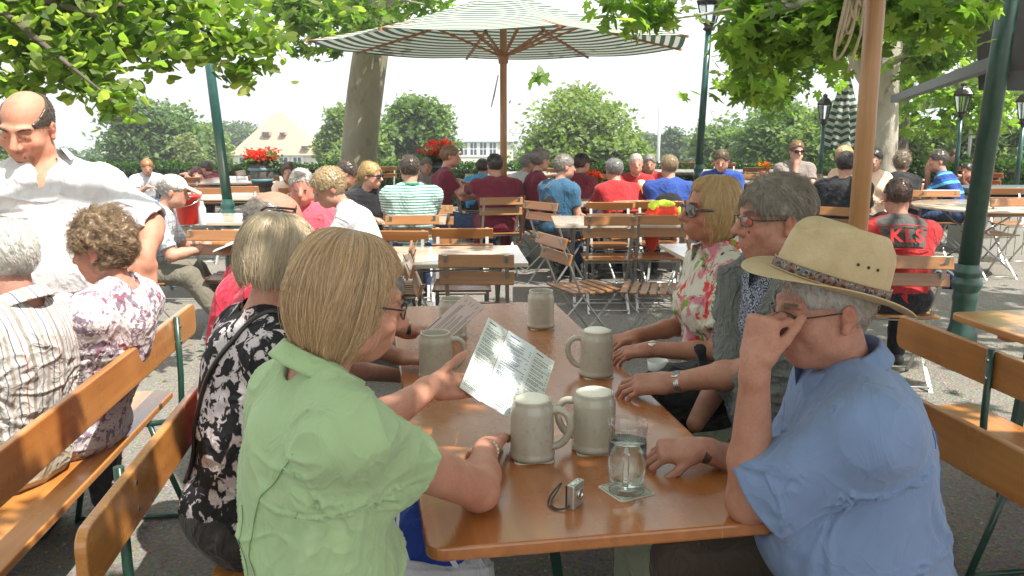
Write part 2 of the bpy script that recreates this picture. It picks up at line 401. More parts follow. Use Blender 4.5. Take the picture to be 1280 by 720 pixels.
# ---------------------------------------------------------------- head, hand
def head_sdf(b, H, R, s, fine, age=0, fem=0, jaw=1.0):
    L = lambda x, y, z: H + R @ (np.array([x, y, z]) * s)
    e = lambda c, r, k=.02, op='u', rr=None: b.el(L(*c), np.array(r) * s, R if rr is None else R @ rr, k * s, op)
    e((0, -.014, .034), (.075, .097, .086)); e((0, .022, -.03), (.0635 * jaw, .073, .078), .03)
    e((0, .058, -.088), (.026, .026, .022), .03)
    for q in (-1, 1): e((q * .046 * jaw, .012, -.062), (.02, .034, .028), .03)
    if not fine:
        b.rc(L(0, .09, .012), L(0, .112, -.026), .009 * s, .015 * s, .012 * s)
        e((0, .072, -.062), (.03, .026, .02), .02)
        for q in (-1, 1): e((q * .078, -.012, -.006), (.009, .021, .033), .006); e((q * .032, .102, .008), (.016, .014, .011), .012, 's')
        return L
    for q in (-1, 1):
        e((q * .040, .062, -.026), (.027, .024, .022), .025)
        b.rc(L(q * .012, .089, .030), L(q * .046, .076, .030), .010 * s, .008 * s, .014 * s)
        e((q * .031, .104, .006), (.018, .020, .014), .014, 's')
        e((q * .032, .0775, .004), (.0155, .0140, .0135), .005)
        b.rc(L(q * .019, .090, .0095), L(q * .045, .083, .0085), .0036 * s, .0036 * s, .006 * s)
        b.rc(L(q * .019, .090, -.0035), L(q * .045, .083, -.0020), .0034 * s, .0032 * s, .006 * s)
        b.rc(L(q * .018, .088, -.020), L(q * .034, .078, -.052), .0085 * s, .007 * s, .014 * s)   # nasolabial mass
        # ear
        er = roty(q * 10) @ rotx(-8)
        e((q * .078, -.014, -.004), (.009, .018, .029), .006, 'u', er)
        e((q * .088, -.010, -.001), (.006, .010, .017), .004, 's', er); e((q * .0835, -.006, -.004), (.005, .0045, .009), .003, 'u', er)
        e((q * .079, -.004, -.030), (.007, .010, .011), .006)
    b.rc(L(0, .088, .022), L(0, .119, -.026), .0085 * s, .0125 * s, .012 * s)
    for q in (-1, 1): b.rc(L(q * .012, .104, -.032), L(q * .013, .100, -.030), .0085 * s, .0085 * s, .008 * s); e((q * .0065, .112, -.0415), (.0035, .005, .004), .003, 's')
    e((0, .074, -.062), (.034, .026, .022), .02)
    b.rc(L(-.017, .091, -.0605), L(.017, .091, -.0605), .0050 * s, .0050 * s, .006 * s); b.rc(L(0, .0945, -.059), L(0, .0945, -.060), .0062 * s, .0062 * s, .006 * s)
    b.rc(L(-.014, .0895, -.072), L(.014, .0895, -.072), .0066 * s, .0066 * s, .006 * s)
    b.rc(L(-.020, .090, -.0662), L(.020, .090, -.0662), .0020 * s, .0020 * s, .004 * s, 's'); b.rc(L(-.019, .093, -.0662), L(.019, .093, -.0662), .0022 * s, .0022 * s, .003 * s, 's')
    if age:
        for q in (-1, 1): b.rc(L(q * .030, .086, -.028), L(q * .036, .070, -.058), .0035 * s, .003 * s, .010 * s, 's')
        b.el(L(0, .03, -.098), np.array((.035, .045, .02)) * s, R, .03 * s)
    return L
def hand_sdf(b, W, R, side, s=1.0, curl=(25, 35, 30), th=(.75, .6, -.25), tcurl=15, spread=1.0, fc=None):
    """W wrist, R columns = (lateral, finger direction, back of the hand); side = +1 when the thumb leaves on +x"""
    L = lambda x, y, z: W + R @ (np.array([x, y, z]) * s)
    b.rc(L(0, -.03, 0), L(0, .012, 0), .026 * s, .026 * s, .02)
    b.bx(L(0, .048, 0), np.array((.040, .046, .0145)) * s, R, .0135 * s, .022 * s)
    b.el(L(side * .026, .030, -.008), np.array((.017, .032, .016)) * s, R, .012 * s)
    for i, (x, ln, y0, r) in enumerate(((.030, .070, .088, .0092), (.0095, .078, .093, .0094), (-.011, .072, .090, .0090), (-.030, .056, .082, .0080))):
        p = L(side * x, y0 - .012, .001); ang = 0; c = (fc[i] if fc else curl); rad = r * s
        sp = side * x * 2.2 * spread
        for j, fr in enumerate((.46, .31, .25)):
            ang += c[j]; a = radians(ang)
            d = nrm(R @ np.array([sp * cos(a), cos(a), -sin(a)])); q = p + d * (ln * fr + (.012 if j == 0 else 0)) * s
            b.rc(p, q, rad, rad * .93, (.006 if j == 0 else .0025) * s); p = q; rad *= .92
        
    p = L(side * .030, .018, -.008); d = nrm(np.array([side * th[0], th[1], th[2]])); rad = .0125 * s
    for j, ln in enumerate((.040, .033, .027)):
        q = p + R @ d * ln * s; b.rc(p, q, rad, rad * .9, .005 * s); p = q; rad *= .9
        a = radians(tcurl); d = nrm(np.array([d[0] - side * sin(a) * .8, d[1] + sin(a) * .3, d[2] - sin(a) * .5]))
# ---------------------------------------------------------------- hair
HM = {}
def hairmat():
    if 'h' not in HM:
        g = G('hair'); a = g.n('Attribute', 0, attribute_name='Col')
        HM['h'] = g.fin(a, .34, None, Specular_IOR_Level=.6, Sheen_Weight=.05)
    return HM['h']
def strands(V0, n_side=3, r=.0006):
    """V0: (n, m, 3) polylines -> tubes (verts, quads)"""
    n, m, _ = V0.shape; tg = np.gradient(V0, axis=1); tg /= np.maximum(1e-9, np.linalg.norm(tg, axis=2))[..., None]
    ref = rng.normal(size=(n, 1, 3)); u = np.cross(tg, ref); u /= np.maximum(1e-9, np.linalg.norm(u, axis=2))[..., None]; w = np.cross(tg, u)
    rr = r * np.linspace(1, .45, m)[None, :, None] * rng.uniform(.6, 1.5, (n, 1, 1))
    ring = [V0 + rr * (cos(2 * pi * k / n_side) * u + sin(2 * pi * k / n_side) * w) for k in range(n_side)]
    V = np.stack(ring, 2).reshape(-1, 3)
    base = (np.arange(n)[:, None, None] * m + np.arange(m - 1)[None, :, None]) * n_side; j = np.arange(n_side)[None, None, :]; j2 = (j + 1) % n_side
    Q = np.stack(np.broadcast_arrays(base + j, base + j2, base + n_side + j2, base + n_side + j), -1).reshape(-1, 4)
    return V, Q
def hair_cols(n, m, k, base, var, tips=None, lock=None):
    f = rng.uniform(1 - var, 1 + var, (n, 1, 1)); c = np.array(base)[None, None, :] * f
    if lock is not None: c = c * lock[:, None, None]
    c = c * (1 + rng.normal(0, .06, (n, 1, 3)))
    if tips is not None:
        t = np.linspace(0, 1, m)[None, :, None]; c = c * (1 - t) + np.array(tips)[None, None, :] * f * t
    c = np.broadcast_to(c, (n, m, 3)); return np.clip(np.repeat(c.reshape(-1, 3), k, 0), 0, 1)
def bob_hair(b_parent, H, R, s, off, col, root=None, n=5200, m=16, width=(.101, .117, .128), hemb=140, bang=62, open_=48, wave=.0, r=.00075, cz=-.0, cy=-.022, boxy=.62, name='hair', part_az=100, soft=22):
    """bob: strands from the crown following a boxy ellipsoid down to the hem, shorter over the face"""
    rx, ry, rz = width
    def surf(th, ph, k=1.0):
        st = np.abs(np.sin(th)) ** boxy; st = np.where(th > pi / 2, np.maximum(st, .80 - .0 * th), st)
        z = np.cos(th); z = np.where(th > pi / 2, -(th - pi / 2) / 1.05, z)
        inw = np.where(th > pi * .66, 1 - .22 * ((th - pi * .66) / .55) ** 2, 1)
        return np.stack([rx * k * st * inw * np.cos(ph), cy + ry * k * st * inw * np.sin(ph), cz + .018 + rz * k * z], -1)
    def hem(ph):
        a = np.abs((ph - pi / 2 + pi) % (2 * pi) - pi) * 180 / pi
        t = np.clip((a - open_) / soft, 0, 1); t = t * t * (3 - 2 * t); return np.radians(bang + (hemb - bang) * t)
    ph = rng.uniform(0, 2 * pi, n); he = hem(ph) * (rng.uniform(.86, 1.04, n) + .05 * vnoise(np.stack([np.cos(ph) * 7, np.sin(ph) * 7, ph * 0 + 5], 1))); st0 = rng.uniform(.02, .75, n) * rng.uniform(0, 1, n)
    tt = np.linspace(0, 1, m)[None, :]; th = (st0[:, None] * (1 - tt) + he[:, None] * tt)
    k = rng.uniform(.94, 1.015, n)[:, None] * (1 + .018 * np.cos(ph * 9 + 2)[:, None] * tt)
    fly = rng.uniform(size=n) < .035; k = k + (fly * rng.uniform(.01, .09, n))[:, None] * tt ** 1.5
    lump = vnoise(np.stack([np.cos(ph) * 4, np.sin(ph) * 4, ph * 0 + 3], 1))[:, None] * .05 + vnoise(np.stack([np.cos(ph) * 14, np.sin(ph) * 14, ph * 0 + 8], 1))[:, None] * .018
    k = k + lump * tt
    dphi = (fly * rng.normal(0, .25, n))[:, None] * tt ** 2 + (.22 * vnoise(np.stack([ph * 3, ph * 0, ph * 0], 1))[:, None] + rng.normal(0, .05, (n, 1))) * tt + .03 * np.sin(tt * 7 + ph[:, None] * 5)
    if wave: dphi = dphi + wave * np.sin(tt * 9 + rng.uniform(0, 6, (n, 1)))
    # strands begin on a parting line
    P = surf(th, ph[:, None] + dphi, k)
    P += rng.normal(0, .0012, P.shape) * tt[..., None]
    W = H + (P * s) @ R.T - off
    V1, Q1 = strands(W, 3, r * s * 1.0)
    lk = 1 + .30 * vnoise(np.stack([np.cos(ph) * 11, np.sin(ph) * 11, st0 * 2], 1)) + .16 * vnoise(np.stack([np.cos(ph) * 40, np.sin(ph) * 40, st0 * 4], 1))
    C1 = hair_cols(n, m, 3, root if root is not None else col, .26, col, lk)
    nt_, npn = 26, 60
    tg = np.linspace(0, 1, nt_)[:, None]; pg = np.linspace(0, 2 * pi, npn, endpoint=False)[None, :]
    thg = .01 + tg * (hem(pg) * .97 - .01); B = surf(thg, pg + 0 * tg, .955)
    Bi = surf(thg[::-1], pg + 0 * tg, .90); B = np.concatenate([B, Bi]); WB = H + (B.reshape(-1, 3) * s) @ R.T - off
    nn = 2 * nt_; ii = np.arange(nn - 1)[:, None] * npn; jj = np.arange(npn)[None, :]; Q2 = np.stack([ii + jj, ii + (jj + 1) % npn, ii + npn + (jj + 1) % npn, ii + npn + jj], -1).reshape(-1, 4)
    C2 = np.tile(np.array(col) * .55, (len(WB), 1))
    V = np.concatenate([V1, WB]); Q = np.concatenate([Q1, Q2 + len(V1)])
    return mk(name, V, [Q], hairmat(), b_parent, True, np.concatenate([C1, C2]))
def short_hair(parent, H, R, s, off, col, thick=.010, res=.008, style='short', n=0, ln=.03, r=.0006, curl=0, name='hair', bald=0):
    b = S(); L = lambda x, y, z: H + R @ (np.array([x, y, z]) * s); t = thick
    fluff = dict(short=0, curly=.012, long=.006, pony=.004, rim=0, bob=.01)[style]
    b.el(L(0, -.016, .034), np.array((.0755 + t, .098 + t, .0865 + t + fluff)) * s, R, .01)
    if style in ('long', 'bob'):
        zb = -.16 if style == 'long' else -.085
        b.el(L(0, -.035, -.01), np.array((.090, .085, .10)) * s, R, .03)
        b.rc(L(0, -.05, 0), L(0, -.055, zb + .05), .075 * s, .062 * s, .03)
    if style == 'pony': b.rc(L(0, -.10, .03), L(0, -.15, -.06), .028 * s, .018 * s, .02)
    fy = .020 if style in ('long', 'bob') else .012
    # face opening
    b.el(L(0, .112, -.018), np.array((.070 + (0 if style in ('long', 'bob') else .012), .080, .088)) * s, R, .008, 's')
    if style in ('short', 'rim', 'curly', 'pony'):
        b.bx(L(0, .06 + fy, -.10), np.array((.2, .06, .118)) * s, R, .004, .01, 's')
        b.bx(L(0, .0, -.13), np.array((.2, .2, .062)) * s, R, .004, .02, 's')
        for q in (-1, 1): b.el(L(q * .088, .0, -.022), np.array((.024, .030, .040)) * s, R, .008, 's')
    if style == 'rim' or bald:
        b.el(L(0, .03, .10), np.array((.075, .115, .078)) * s, R, .012, 's')
    V, Q = b.mesh(res)
    if len(V) < 20: return None
    N = vnormals(V, Q); q = (V - H) * (90 if style != 'curly' else 55)
    amp = ((.0022 if n and res < .005 else .0048) if style != 'curly' else .011) * s
    V = V + N * (amp * (vnoise(q) + .6 * vnoise(q * 2.1)))[:, None]
    C = np.array(col)[None, :] * (.62 + .2 * (vnoise((V - H) * np.array([160, 160, 50])) * .5 + .5))[:, None]
    if n:
        fi = rng.integers(0, len(V), n); P0 = V[fi]; Nn = N[fi]
        dn = nrm(R @ np.array([0, -.35, -.9])); tgd = dn[None, :] - Nn * (Nn @ dn)[:, None]; tgd /= np.maximum(.15, np.linalg.norm(tgd, axis=1))[:, None]
        sw = np.stack([vnoise((P0 - H) * 22 + a) for a in (0, 40, 80)], 1) * (.9 if curl else .45)
        D = tgd + sw + Nn * .25; D /= np.linalg.norm(D, axis=1)[:, None]
        m = 8; tt = np.linspace(0, 1, m); lnn = ln * rng.uniform(.5, 1.3, n)
        W = P0[:, None, :] - Nn[:, None, :] * .003 + D[:, None, :] * (tt[None, :, None] * lnn[:, None, None]) + Nn[:, None, :] * (.006 * np.sin(tt * 3.1))[None, :, None] - Nn[:, None, :] * (tt ** 2)[None, :, None] * lnn[:, None, None] * .25
        if curl:
            cx = np.cross(D, Nn); ph = rng.uniform(0, 6, n)[:, None]
            W = W + curl * (np.cos(tt[None, :] * 8 + ph)[..., None] * cx[:, None, :] + np.sin(tt[None, :] * 8 + ph)[..., None] * Nn[:, None, :])
        V1, Q1 = strands(W, 3, r); C1 = hair_cols(n, m, 3, col, .3)
        Q = np.concatenate([Q, Q1 + len(V)]); V = np.concatenate([V, V1]); C = np.concatenate([C, C1])
    return mk(name, V - off, [Q], hairmat(), parent, True, np.clip(C, 0, 1))
# ---------------------------------------------------------------- people
SKIN = {}
def skinmat(fine):
    k = 'skin' + str(fine)
    if k not in SKIN: SKIN[k] = attrmat('skin', .48, .12 if fine else 0, 330, .22, .38, 45, spec=.4, bd=.0015)
    return SKIN[k]
EYE = {}
def eyemats():
    if not EYE:
        EYE['w'] = simple('eye_white', (.62, .58, .54), .2, .05, bst=0); EYE['i'] = simple('iris', (.03, .04, .05), .15, .1, bst=0)
    return EYE
def shoe(b, ank, F, ln=.27):
    a = ank + V3(0, 0, -.045); b.rc(a - F * .05, a + F * (ln - .1), .040, .034, .02)
def person(label, H, look=0, pitch=0, roll=0, body=None, sex='m', s=1.0, res=.012, skin=(.50, .27, .185), arms=('table', 'table'),
           shirt=None, sleeve=.55, fit=.013, trousers=None, shoes=(.03, .025, .02), hair=None, legs='sit', seat=.46, group=None, fat=0.0,
           shw=None, tl=.50, collar=None, age=0, eyes=True, fold=.004, seatpos=None, vneck=0, foldscale=7, knee=None, neck=None, sunburn=1.0, goatee=False, spread=.11, jaw=1.0, lean=None,
           brow=None, lip=(.40, .15, .12), armr=1.0, hems=None, openf=0, name='person', tailz=None):
    H = np.asarray(H, float); body = look if body is None else body
    F = azd(body); Rt = V3(F[1], -F[0], 0); fem = sex == 'f'
    Rh = np.array([[cos(radians(-look)), -sin(radians(-look)), 0], [sin(radians(-look)), cos(radians(-look)), 0], [0, 0, 1.]]) @ rotx(pitch) @ roty(roll)
    fine = res < .006
    N = H + Rh @ (V3(0, -.045, -.125) * s) + V3(0, 0, -.012) if neck is None else np.asarray(neck, float)
    if legs == 'stand':
        P = N - F * (lean if lean is not None else .08) ; P[2] = max(.9, N[2] - .52 * s)
    else:
        P = N.copy(); P[2] = seat + .095; dz = N[2] - P[2]
        off = (sqrt(max(0, (tl * s) ** 2 - dz * dz)) if lean is None else lean); P = P - F * min(off, .3)
    if seatpos is not None: P = np.array([seatpos[0], seatpos[1], P[2]])
    U = nrm(N - P); Fb = nrm(F - U * (F @ U)); Rb = np.array([np.cross(Fb, U), Fb, U]).T; Rx = Rb[:, 0]
    tln = np.linalg.norm(N - P)
    w = (shw or (.152 if fem else .180)) * s
    SLp = N - U * .080 * s - Rx * w; SRp = N - U * .080 * s + Rx * w      # left shoulder is -x (person facing +y)
    off = np.array([P[0], P[1], 0.0]); root = thing(name, label, 'woman' if fem else 'man', off, 0, group)
    la, lf = .285 * s, .245 * s
    A_ = {}
    for sd, Sp, q in (('L', SLp, -1), ('R', SRp, 1)):
        a = arms[0] if sd == 'L' else arms[1]
        if isinstance(a, str): a = dict(k=a)
        a = dict(a); k = a.get('k', 'table')
        if 'w' in a: Wp = np.asarray(a['w'], float)
        elif k == 'table': Wp = SLp * .5 + SRp * .5 + F * .40 * s + Rt * q * .10; Wp[2] = .80
        elif k == 'lap': Wp = P + F * .30 + Rt * q * .07 + V3(0, 0, .14)
        elif k == 'cross': Wp = N - U * .28 * s + F * .20 - Rt * q * .10
        elif k == 'chin': Wp = H + Rh @ V3(q * .03, .10, -.15)
        elif k == 'side': Wp = Sp - V3(0, 0, .50 * s) + F * .02 + Rt * q * .08
        elif k == 'read': Wp = SLp * .5 + SRp * .5 + F * .33 + Rt * q * .12 - V3(0, 0, .22)
        pole = a.get('pole', V3(0, 0, -1) + Rt * q * .5 - F * .25) if k != 'side' else -F + Rt * q * .3
        E = np.asarray(a['e'], float) if 'e' in a else ik(Sp, Wp, la, lf, pole)
        fd = a.get('f'); bu = a.get('b')
        if fd is None:
            fd = {'table': F - Rt * q * .5, 'lap': F - Rt * q * .3 + V3(0, 0, -.2), 'cross': -Rt * q + F * .1, 'chin': V3(0, 0, 1) - Rt * q * .3, 'side': V3(0, 0, -1) + F * .2, 'read': F * .6 + V3(0, 0, .5) - Rt * q * .4}[k]
        if bu is None: bu = {'table': V3(0, 0, 1), 'lap': V3(0, 0, 1), 'cross': F, 'chin': F * .6 + Rt * q * .5, 'side': Rt * q, 'read': Rt * q * .8 + F * .3}[k]
        A_[sd] = (Sp, E, Wp, frame(fd, bu), -q, a)
    b = S(); inf = -.006
    def torso(b, e, k=.05):
        b.el(P + U * tln * .66 + Fb * .0, np.array([(.150 if fem else .168) + e, .108 + e + fat * .3, .19 + e]) * s, Rb, k)
        b.rc(SLp + Rx * .03 - U * .01, SRp - Rx * .03 - U * .01, .054 * s + e, .054 * s + e, k)
        b.el(P + U * tln * .34 + Fb * (.02 + fat * .6), np.array([(.135 if fem else .152) + e + fat * .7, .112 + e + fat, .17 + e]) * s, Rb, k)
        b.el(P + V3(0, 0, .02) + Fb * .01, np.array([.178 + e + fat * .5, .130 + e + fat * .4, .125 + e]) * s, Rb, k)
        b.rc(P + U * tln * .78 - Fb * .045, P + U * tln * .45 - Fb * .05, .07 + e, .07 + e, k)
        if fem:
            for q in (-1, 1): b.el(P + U * tln * .64 + Rx * q * .072 * s + Fb * .085 * s, (.070 * s + e, .062 * s + e, .070 * s + e), Rb, .035)
        for q, Sp in ((-1, SLp), (1, SRp)): b.rc(Sp - U * .05 - Rx * q * .035, P + U * tln * .28 + Rx * q * (.085 if fem else .095) * s, .050 * s + e, .075 * s + e + fat * .4, .07)
        for q, Sp in ((-1, SLp), (1, SRp)): b.rc(N - U * .02 + Rx * q * .04 * s, Sp + U * .006 - Rx * q * .02, .040 * s + e, .040 * s + e, k * .8)
    torso(b, inf)
    b.rc(N - U * .05, H + Rh @ (V3(0, -.020, -.045) * s), .058 * s * (0.88 if fem else 1), .053 * s * (.88 if fem else 1), .03)
    L = head_sdf(b, H, Rh, s * (.97 if fem else 1.0), fine, age, fem, jaw * (.93 if fem else 1))
    ar = armr * (.88 if fem else 1.0)
    for sd in 'LR':
        Sp, E, Wp, HR, side, a = A_[sd]
        b.rc(Sp, E, .052 * s * ar, .041 * s * ar, .025); b.el(E - V3(0, 0, .004), .036 * s * ar, k=.02)
        M_ = E + (Wp - E) * .32; b.rc(E, M_, .041 * s * ar, .041 * s * ar, .02); b.rc(M_, Wp, .041 * s * ar, .027 * s * (.9 + .1 * ar), .02)
        if not a.get('nohand'): hand_sdf(b, Wp + HR[:, 1] * .012, HR, side, s * (.92 if fem else 1.0) * a.get('hs', 1), a.get('curl', (22, 30, 22)), a.get('th', (.75, .6, -.25)), a.get('tc', 15), a.get('spread', 1), a.get('fc'))
    # legs
    LG = []
    for q in (-1, 1):
        hip = P + Rx * q * .095 * s - V3(0, 0, .01)
        if legs == 'stand': kn = hip + V3(0, 0, -.42 * s) + F * .03; an = V3(kn[0], kn[1], .09)
        elif legs == 'out': kn = hip + F * .42 * s + Rt * q * spread * .5; kn[2] = .50; an = kn + F * .28 + Rt * q * .03; an[2] = .09
        else: kn = hip + F * .42 * s + Rt * q * spread * .6; kn[2] = seat + .07; an = kn + F * (.02 if q > 0 else -.08); an[2] = .09
        if knee is not None: kn, an = [np.asarray(t, float) for t in knee[0 if q < 0 else 1]]
        LG.append((hip, kn, an))
    def leg(b, e, upto=1.0, k=.03):
        for hip, kn, an in LG:
            b.rc(hip, kn, .082 * s + e, .058 * s + e, k); b.rc(kn, kn + (an - kn) * upto, .056 * s + e, (.038 + .02 * (1 - upto)) * s + e, k)
    leg(b, -.004)
    V, Q = b.mesh(res)
    # skin colouring: lips, cheeks, brows' roots, stubble
    lc = (V - H) @ Rh / (s * (.97 if fem else 1.0)); C = np.tile(np.array(skin), (len(V), 1))
    nz = vnoise((V - off) * 30)[:, None]; C = C * (1 + .06 * nz)
    def blob(c, r, col, st, e=2):
        nonlocal C
        d = np.sqrt((((lc - np.array(c)) / np.array(r)) ** 2).sum(1)); m = np.clip(1.6 - d * 1.6, 0, 1)[:, None] * st * (lc[:, 1:2] > -.2); C = C * (1 - m) + np.array(col) * m
    red = np.array(skin) * (1.05, .74, .70)
    for q in (-1, 1): blob((q * .042, .075, -.025), (.030, .05, .026), red, .5 * sunburn); blob((q * .080, -.012, -.004), (.02, .03, .04), red, .5)
    blob((0, .11, -.03), (.02, .03, .02), red, .6 * sunburn)
    if fine: blob((0, .094, -.0605), (.025, .012, .0058), lip, .8); blob((0, .092, -.072), (.022, .012, .0068), lip, .8)
    else: blob((0, .094, -.066), (.026, .02, .008), lip, .6); [blob((q * .032, .092, .005), (.016, .03, .009), np.array(skin) * .25, .8) for q in (-1, 1) if not eyes]
    if goatee: gc = np.array((.07, .045, .035)); blob((0, .085, -.096), (.026, .03, .022), gc, .8); blob((0, .10, -.048), (.03, .02, .006), gc, .5); [blob((q * .034, .08, -.075), (.009, .03, .028), gc, .5) for q in (-1, 1)]
    if age and fine:
        wr = 1 - np.abs(vnoise(lc * np.array([90, 60, 190]))); m = (wr ** 5 * .10 * (lc[:, 2] > -.1))[:, None]; C = C * (1 - m)
    mk('body', V - off, [Q], skinmat(fine), root, True, np.clip(C, 0, 1))
    if hair and not fine and 'n' not in hair and hair['style'] not in ('rim', 'bobs') and res < .014: hair = dict(hair, n=1100, r=.0013, ln=.022 if hair['style'] == 'short' else .045, **({'curl': .007} if hair['style'] == 'curly' else {}))
    hs = s * (.97 if fem else 1.0); LL = lambda x, y, z: H + Rh @ (V3(x, y, z) * hs)
    if eyes and fine:
        em = eyemats()
        for q in (-1, 1):
            m = MB(); c = LL(q * .032, .0785, .003); m.sph(c, .0128 * hs, 16); m.mi = 1; g = nrm(Rh @ V3(-q * .02, 1, -.25)); m.sph(c + g * .0078 * hs, (.0062 * hs, .0062 * hs, .0062 * hs), 12)
            o = m.build('eye', em['w'], root, off); o.data.materials.append(em['i'])
    elif eyes:
        m = MB(); [m.sph(LL(q * .032, .088, .004), np.array((.012, .007, .0045)) * hs, 8, Rh) for q in (-1, 1)]; m.build('eye', eyemats()['i'], root, off)
    if brow is not None and fine:
        for q in (-1, 1):
            n = 130; x = rng.uniform(.014, .050, n); z = .027 + .006 * np.sin((x - .014) / .036 * pi * .8) + rng.normal(0, .0018, n); y = .1015 - (x / .05) ** 2 * .020
            a0 = np.stack([q * x, y, z], 1); a1 = a0 + np.stack([q * np.full(n, .007), rng.uniform(-.001, .002, n), rng.normal(.001, .002, n)], 1)
            W = H + (np.stack([a0, (a0 + a1) / 2 + [0, .001, 0], a1], 1) * hs) @ Rh.T - off; V1, Q1 = strands(W, 3, .0006); mk('eyebrow', V1, [Q1], hairmat(), root, True, hair_cols(n, 3, 3, brow, .2))
    # ---- clothes
    if shirt is not None:
        b = S(); e = fit; torso(b, e)
        if openf: b.el(P + U * tln * .5 + Fb * .10, (.10, .06, .2), Rb, .05)
        b.cut(P + V3(0, 0, (-.07 if tailz is None else tailz)), V3(0, 0, -1))
        if fem and legs != 'stand': pass
        for sd in 'LR':
            Sp, E, Wp, HR, side, a = A_[sd]
            sl = a.get('sleeve', sleeve)
            if sl <= 0: b.el(Sp + (E - Sp) * .05, .060 * s * ar + e, k=.03); continue
            if sl <= 1.0:
                en = Sp + (E - Sp) * sl; r0 = .052 * s * min(ar, 1.0) + e; r1 = (.046 * s * ar + e + a.get('flare', .010 if not fem else .006)) if fine else .048 * s * ar + e
                b.cc(Sp, en, r0, r1, .055, rd=.003); b.el(Sp, r0 - .006, k=.055); u = nrm(E - Sp)
                (lambda Ls: b.rc(en - u * .06, en + u * .12, r1 + (r0 - r1) * .06 / Ls - .0125, r1 - .004, .003, 's'))(np.linalg.norm(en - Sp)) if fine else None
            else:
                b.rc(Sp, E, .058 * s * ar + e, .046 * s * ar + e, .03); en = E + (Wp - E) * min(1, sl - 1); b.cc(E, en, .046 * s * ar + e, .036 * s + e, .02, rd=.003)
                if fine: u = nrm(Wp - E); b.rc(en - u * .02, en + u * .1, .026 * s + e, .030 * s + e, .003, 's')
        nb = N + U * .005; nk = H + Rh @ (V3(0, -.020, -.045) * s)
        b.rc(nb + U * .0, nk, .062 * s * (.90 if fem else 1), .059 * s, .008, 's')
        if vneck: b.rc(nb + Fb * .06 * s, N - U * (vneck + .02) + Fb * .13, .045 * s, .008, .01, 's')
        V, Q = b.mesh(res * (1.0 if fine else .9))
        V = folds(V, Q, fold * (1 if fine else 1.4), foldscale, seed=abs(H[0]) * 3, P=V - off)
        if collar:
            pass
        if fine:
            cl = []
            for sd, q in (('L', -1), ('R', 1)):
                Sp, E, Wp, HR, side, a = A_[sd]; u = nrm(E - Sp); ap = Sp - U * .085 - Rx * q * .02 + u * .03
                sgn = [(Fb, 1), (-Fb, 1)]
                for f_, _ in sgn:
                    for j in range(4):
                        tgt = P + U * tln * (.66 - .17 * j) + f_ * .15 + Rx * q * (.02 + .035 * j); cl.append((ap + f_ * .055, tgt, .0075, .0072))
                    for j in range(3): cl.append((ap + f_ * (.03 + .02 * j) + u * .02, E - u * .03 + U * (-.03 + .045 * j) + f_ * .05, .008, .0058))
                    cl.append((Sp + U * .05 + f_ * .05 - Rx * q * .02, Sp - U * .02 + f_ * .08 - Rx * q * .09, .007, .004))
                for j in range(3): cl.append((P + U * (.04 + .075 * j) + Rx * q * .17 - Fb * .02, P + U * (.01 + .09 * j) - Fb * .15 - Rx * q * .02, .009, .0060)); cl.append((P + U * (.03 + .07 * j) + Rx * q * .17, P + U * (.0 + .09 * j) + Fb * .17 + Rx * q * .02, .009, .0060))
            if fem: cl = [(a_, b_, w_ * 1.25, d_ * .42) for a_, b_, w_, d_ in cl]
            V = crease(V, Q, cl, off, H[1])
        sh = mk('shirt' if not fem else 'blouse', V - off, [Q], shirt, root, True)
        if collar:
            cm, hgt, op = collar   # material, height, opening half-angle (deg)
            m = MB(); nn = 40; P0 = []; th = np.radians(np.linspace(90 + op, 450 - op, nn)); ax = nrm(nk - nb)
            Rn = frame(nrm(Fb - ax * (Fb @ ax)), ax); rr = .069 * s * (.92 if fem else 1)
            for h, dr in ((-.012, .000), (hgt * .8, -.002), (hgt, .002), (hgt * .9, .008), (-.004, .018), (-.012, .021), (-.010, .012)):
                fl = np.clip(1 - np.abs(np.degrees((th - pi / 2) % (2 * pi)) - op) / 40, 0, 1) + np.clip(1 - np.abs(360 - np.degrees((th - pi / 2) % (2 * pi)) - op) / 40, 0, 1)
                ext = 1.0 + (0.0 if dr < .005 else 1) * fl * .30
                P0.append([nb + Rn @ V3((rr + dr) * cos(t) * ext_, (rr + dr) * sin(t) * ext_ * 1.08, h - (.022 if h < 0 and dr > .01 else .0) * f_ - .012 * max(0, sin(t))) for t, ext_, f_ in zip(th, ext, fl)])
            m.grid(np.array(P0)); m.build('collar', cm, root, off)
    if trousers is not None:
        b = S(); e = .014
        b.el(P + V3(0, 0, .0) + Fb * .01, np.array([.180 + e + fat * .5, .132 + e + fat * .4, .115 + e]) * s, Rb, .05)
        leg(b, e + .004, .97, .04); b.cut(P + V3(0, 0, .13), V3(0, 0, 1))
        if tailz is not None: pass
        if hems: [b.cut(an + V3(0, 0, hems), V3(0, 0, -1), an - .15, an + .2) for _, _, an in LG]
        V, Q = b.mesh(res * (1.3 if fine else 1)); V = folds(V, Q, .005, 6, seed=2, P=V - off); mk('trousers', V - off, [Q], trousers, root, True)
    if shoes is not None:
        sm = simple('shoe_%d' % int(shoes[0] * 999), shoes, .5)
        for _, kn, an in LG: b = S(); shoe(b, an, F); V, Q = b.mesh(.01); mk('shoe', V - off, [Q], sm, root, True)
    if hair:
        h = dict(hair); st = h.pop('style'); col = h.pop('col')
        if st == 'bobs': bob_hair(root, H, Rh, hs, off, col, **h)
        else: short_hair(root, H, Rh, hs, off, col, style=st, res=h.pop('hres', max(.0035, res * .8)), **h)
    return dict(root=root, H=H, R=Rh, s=hs, off=off, N=N, P=P, U=U, F=F, Fb=Fb, Rx=Rx, SL=SLp, SR=SRp, A=A_, L=LL)
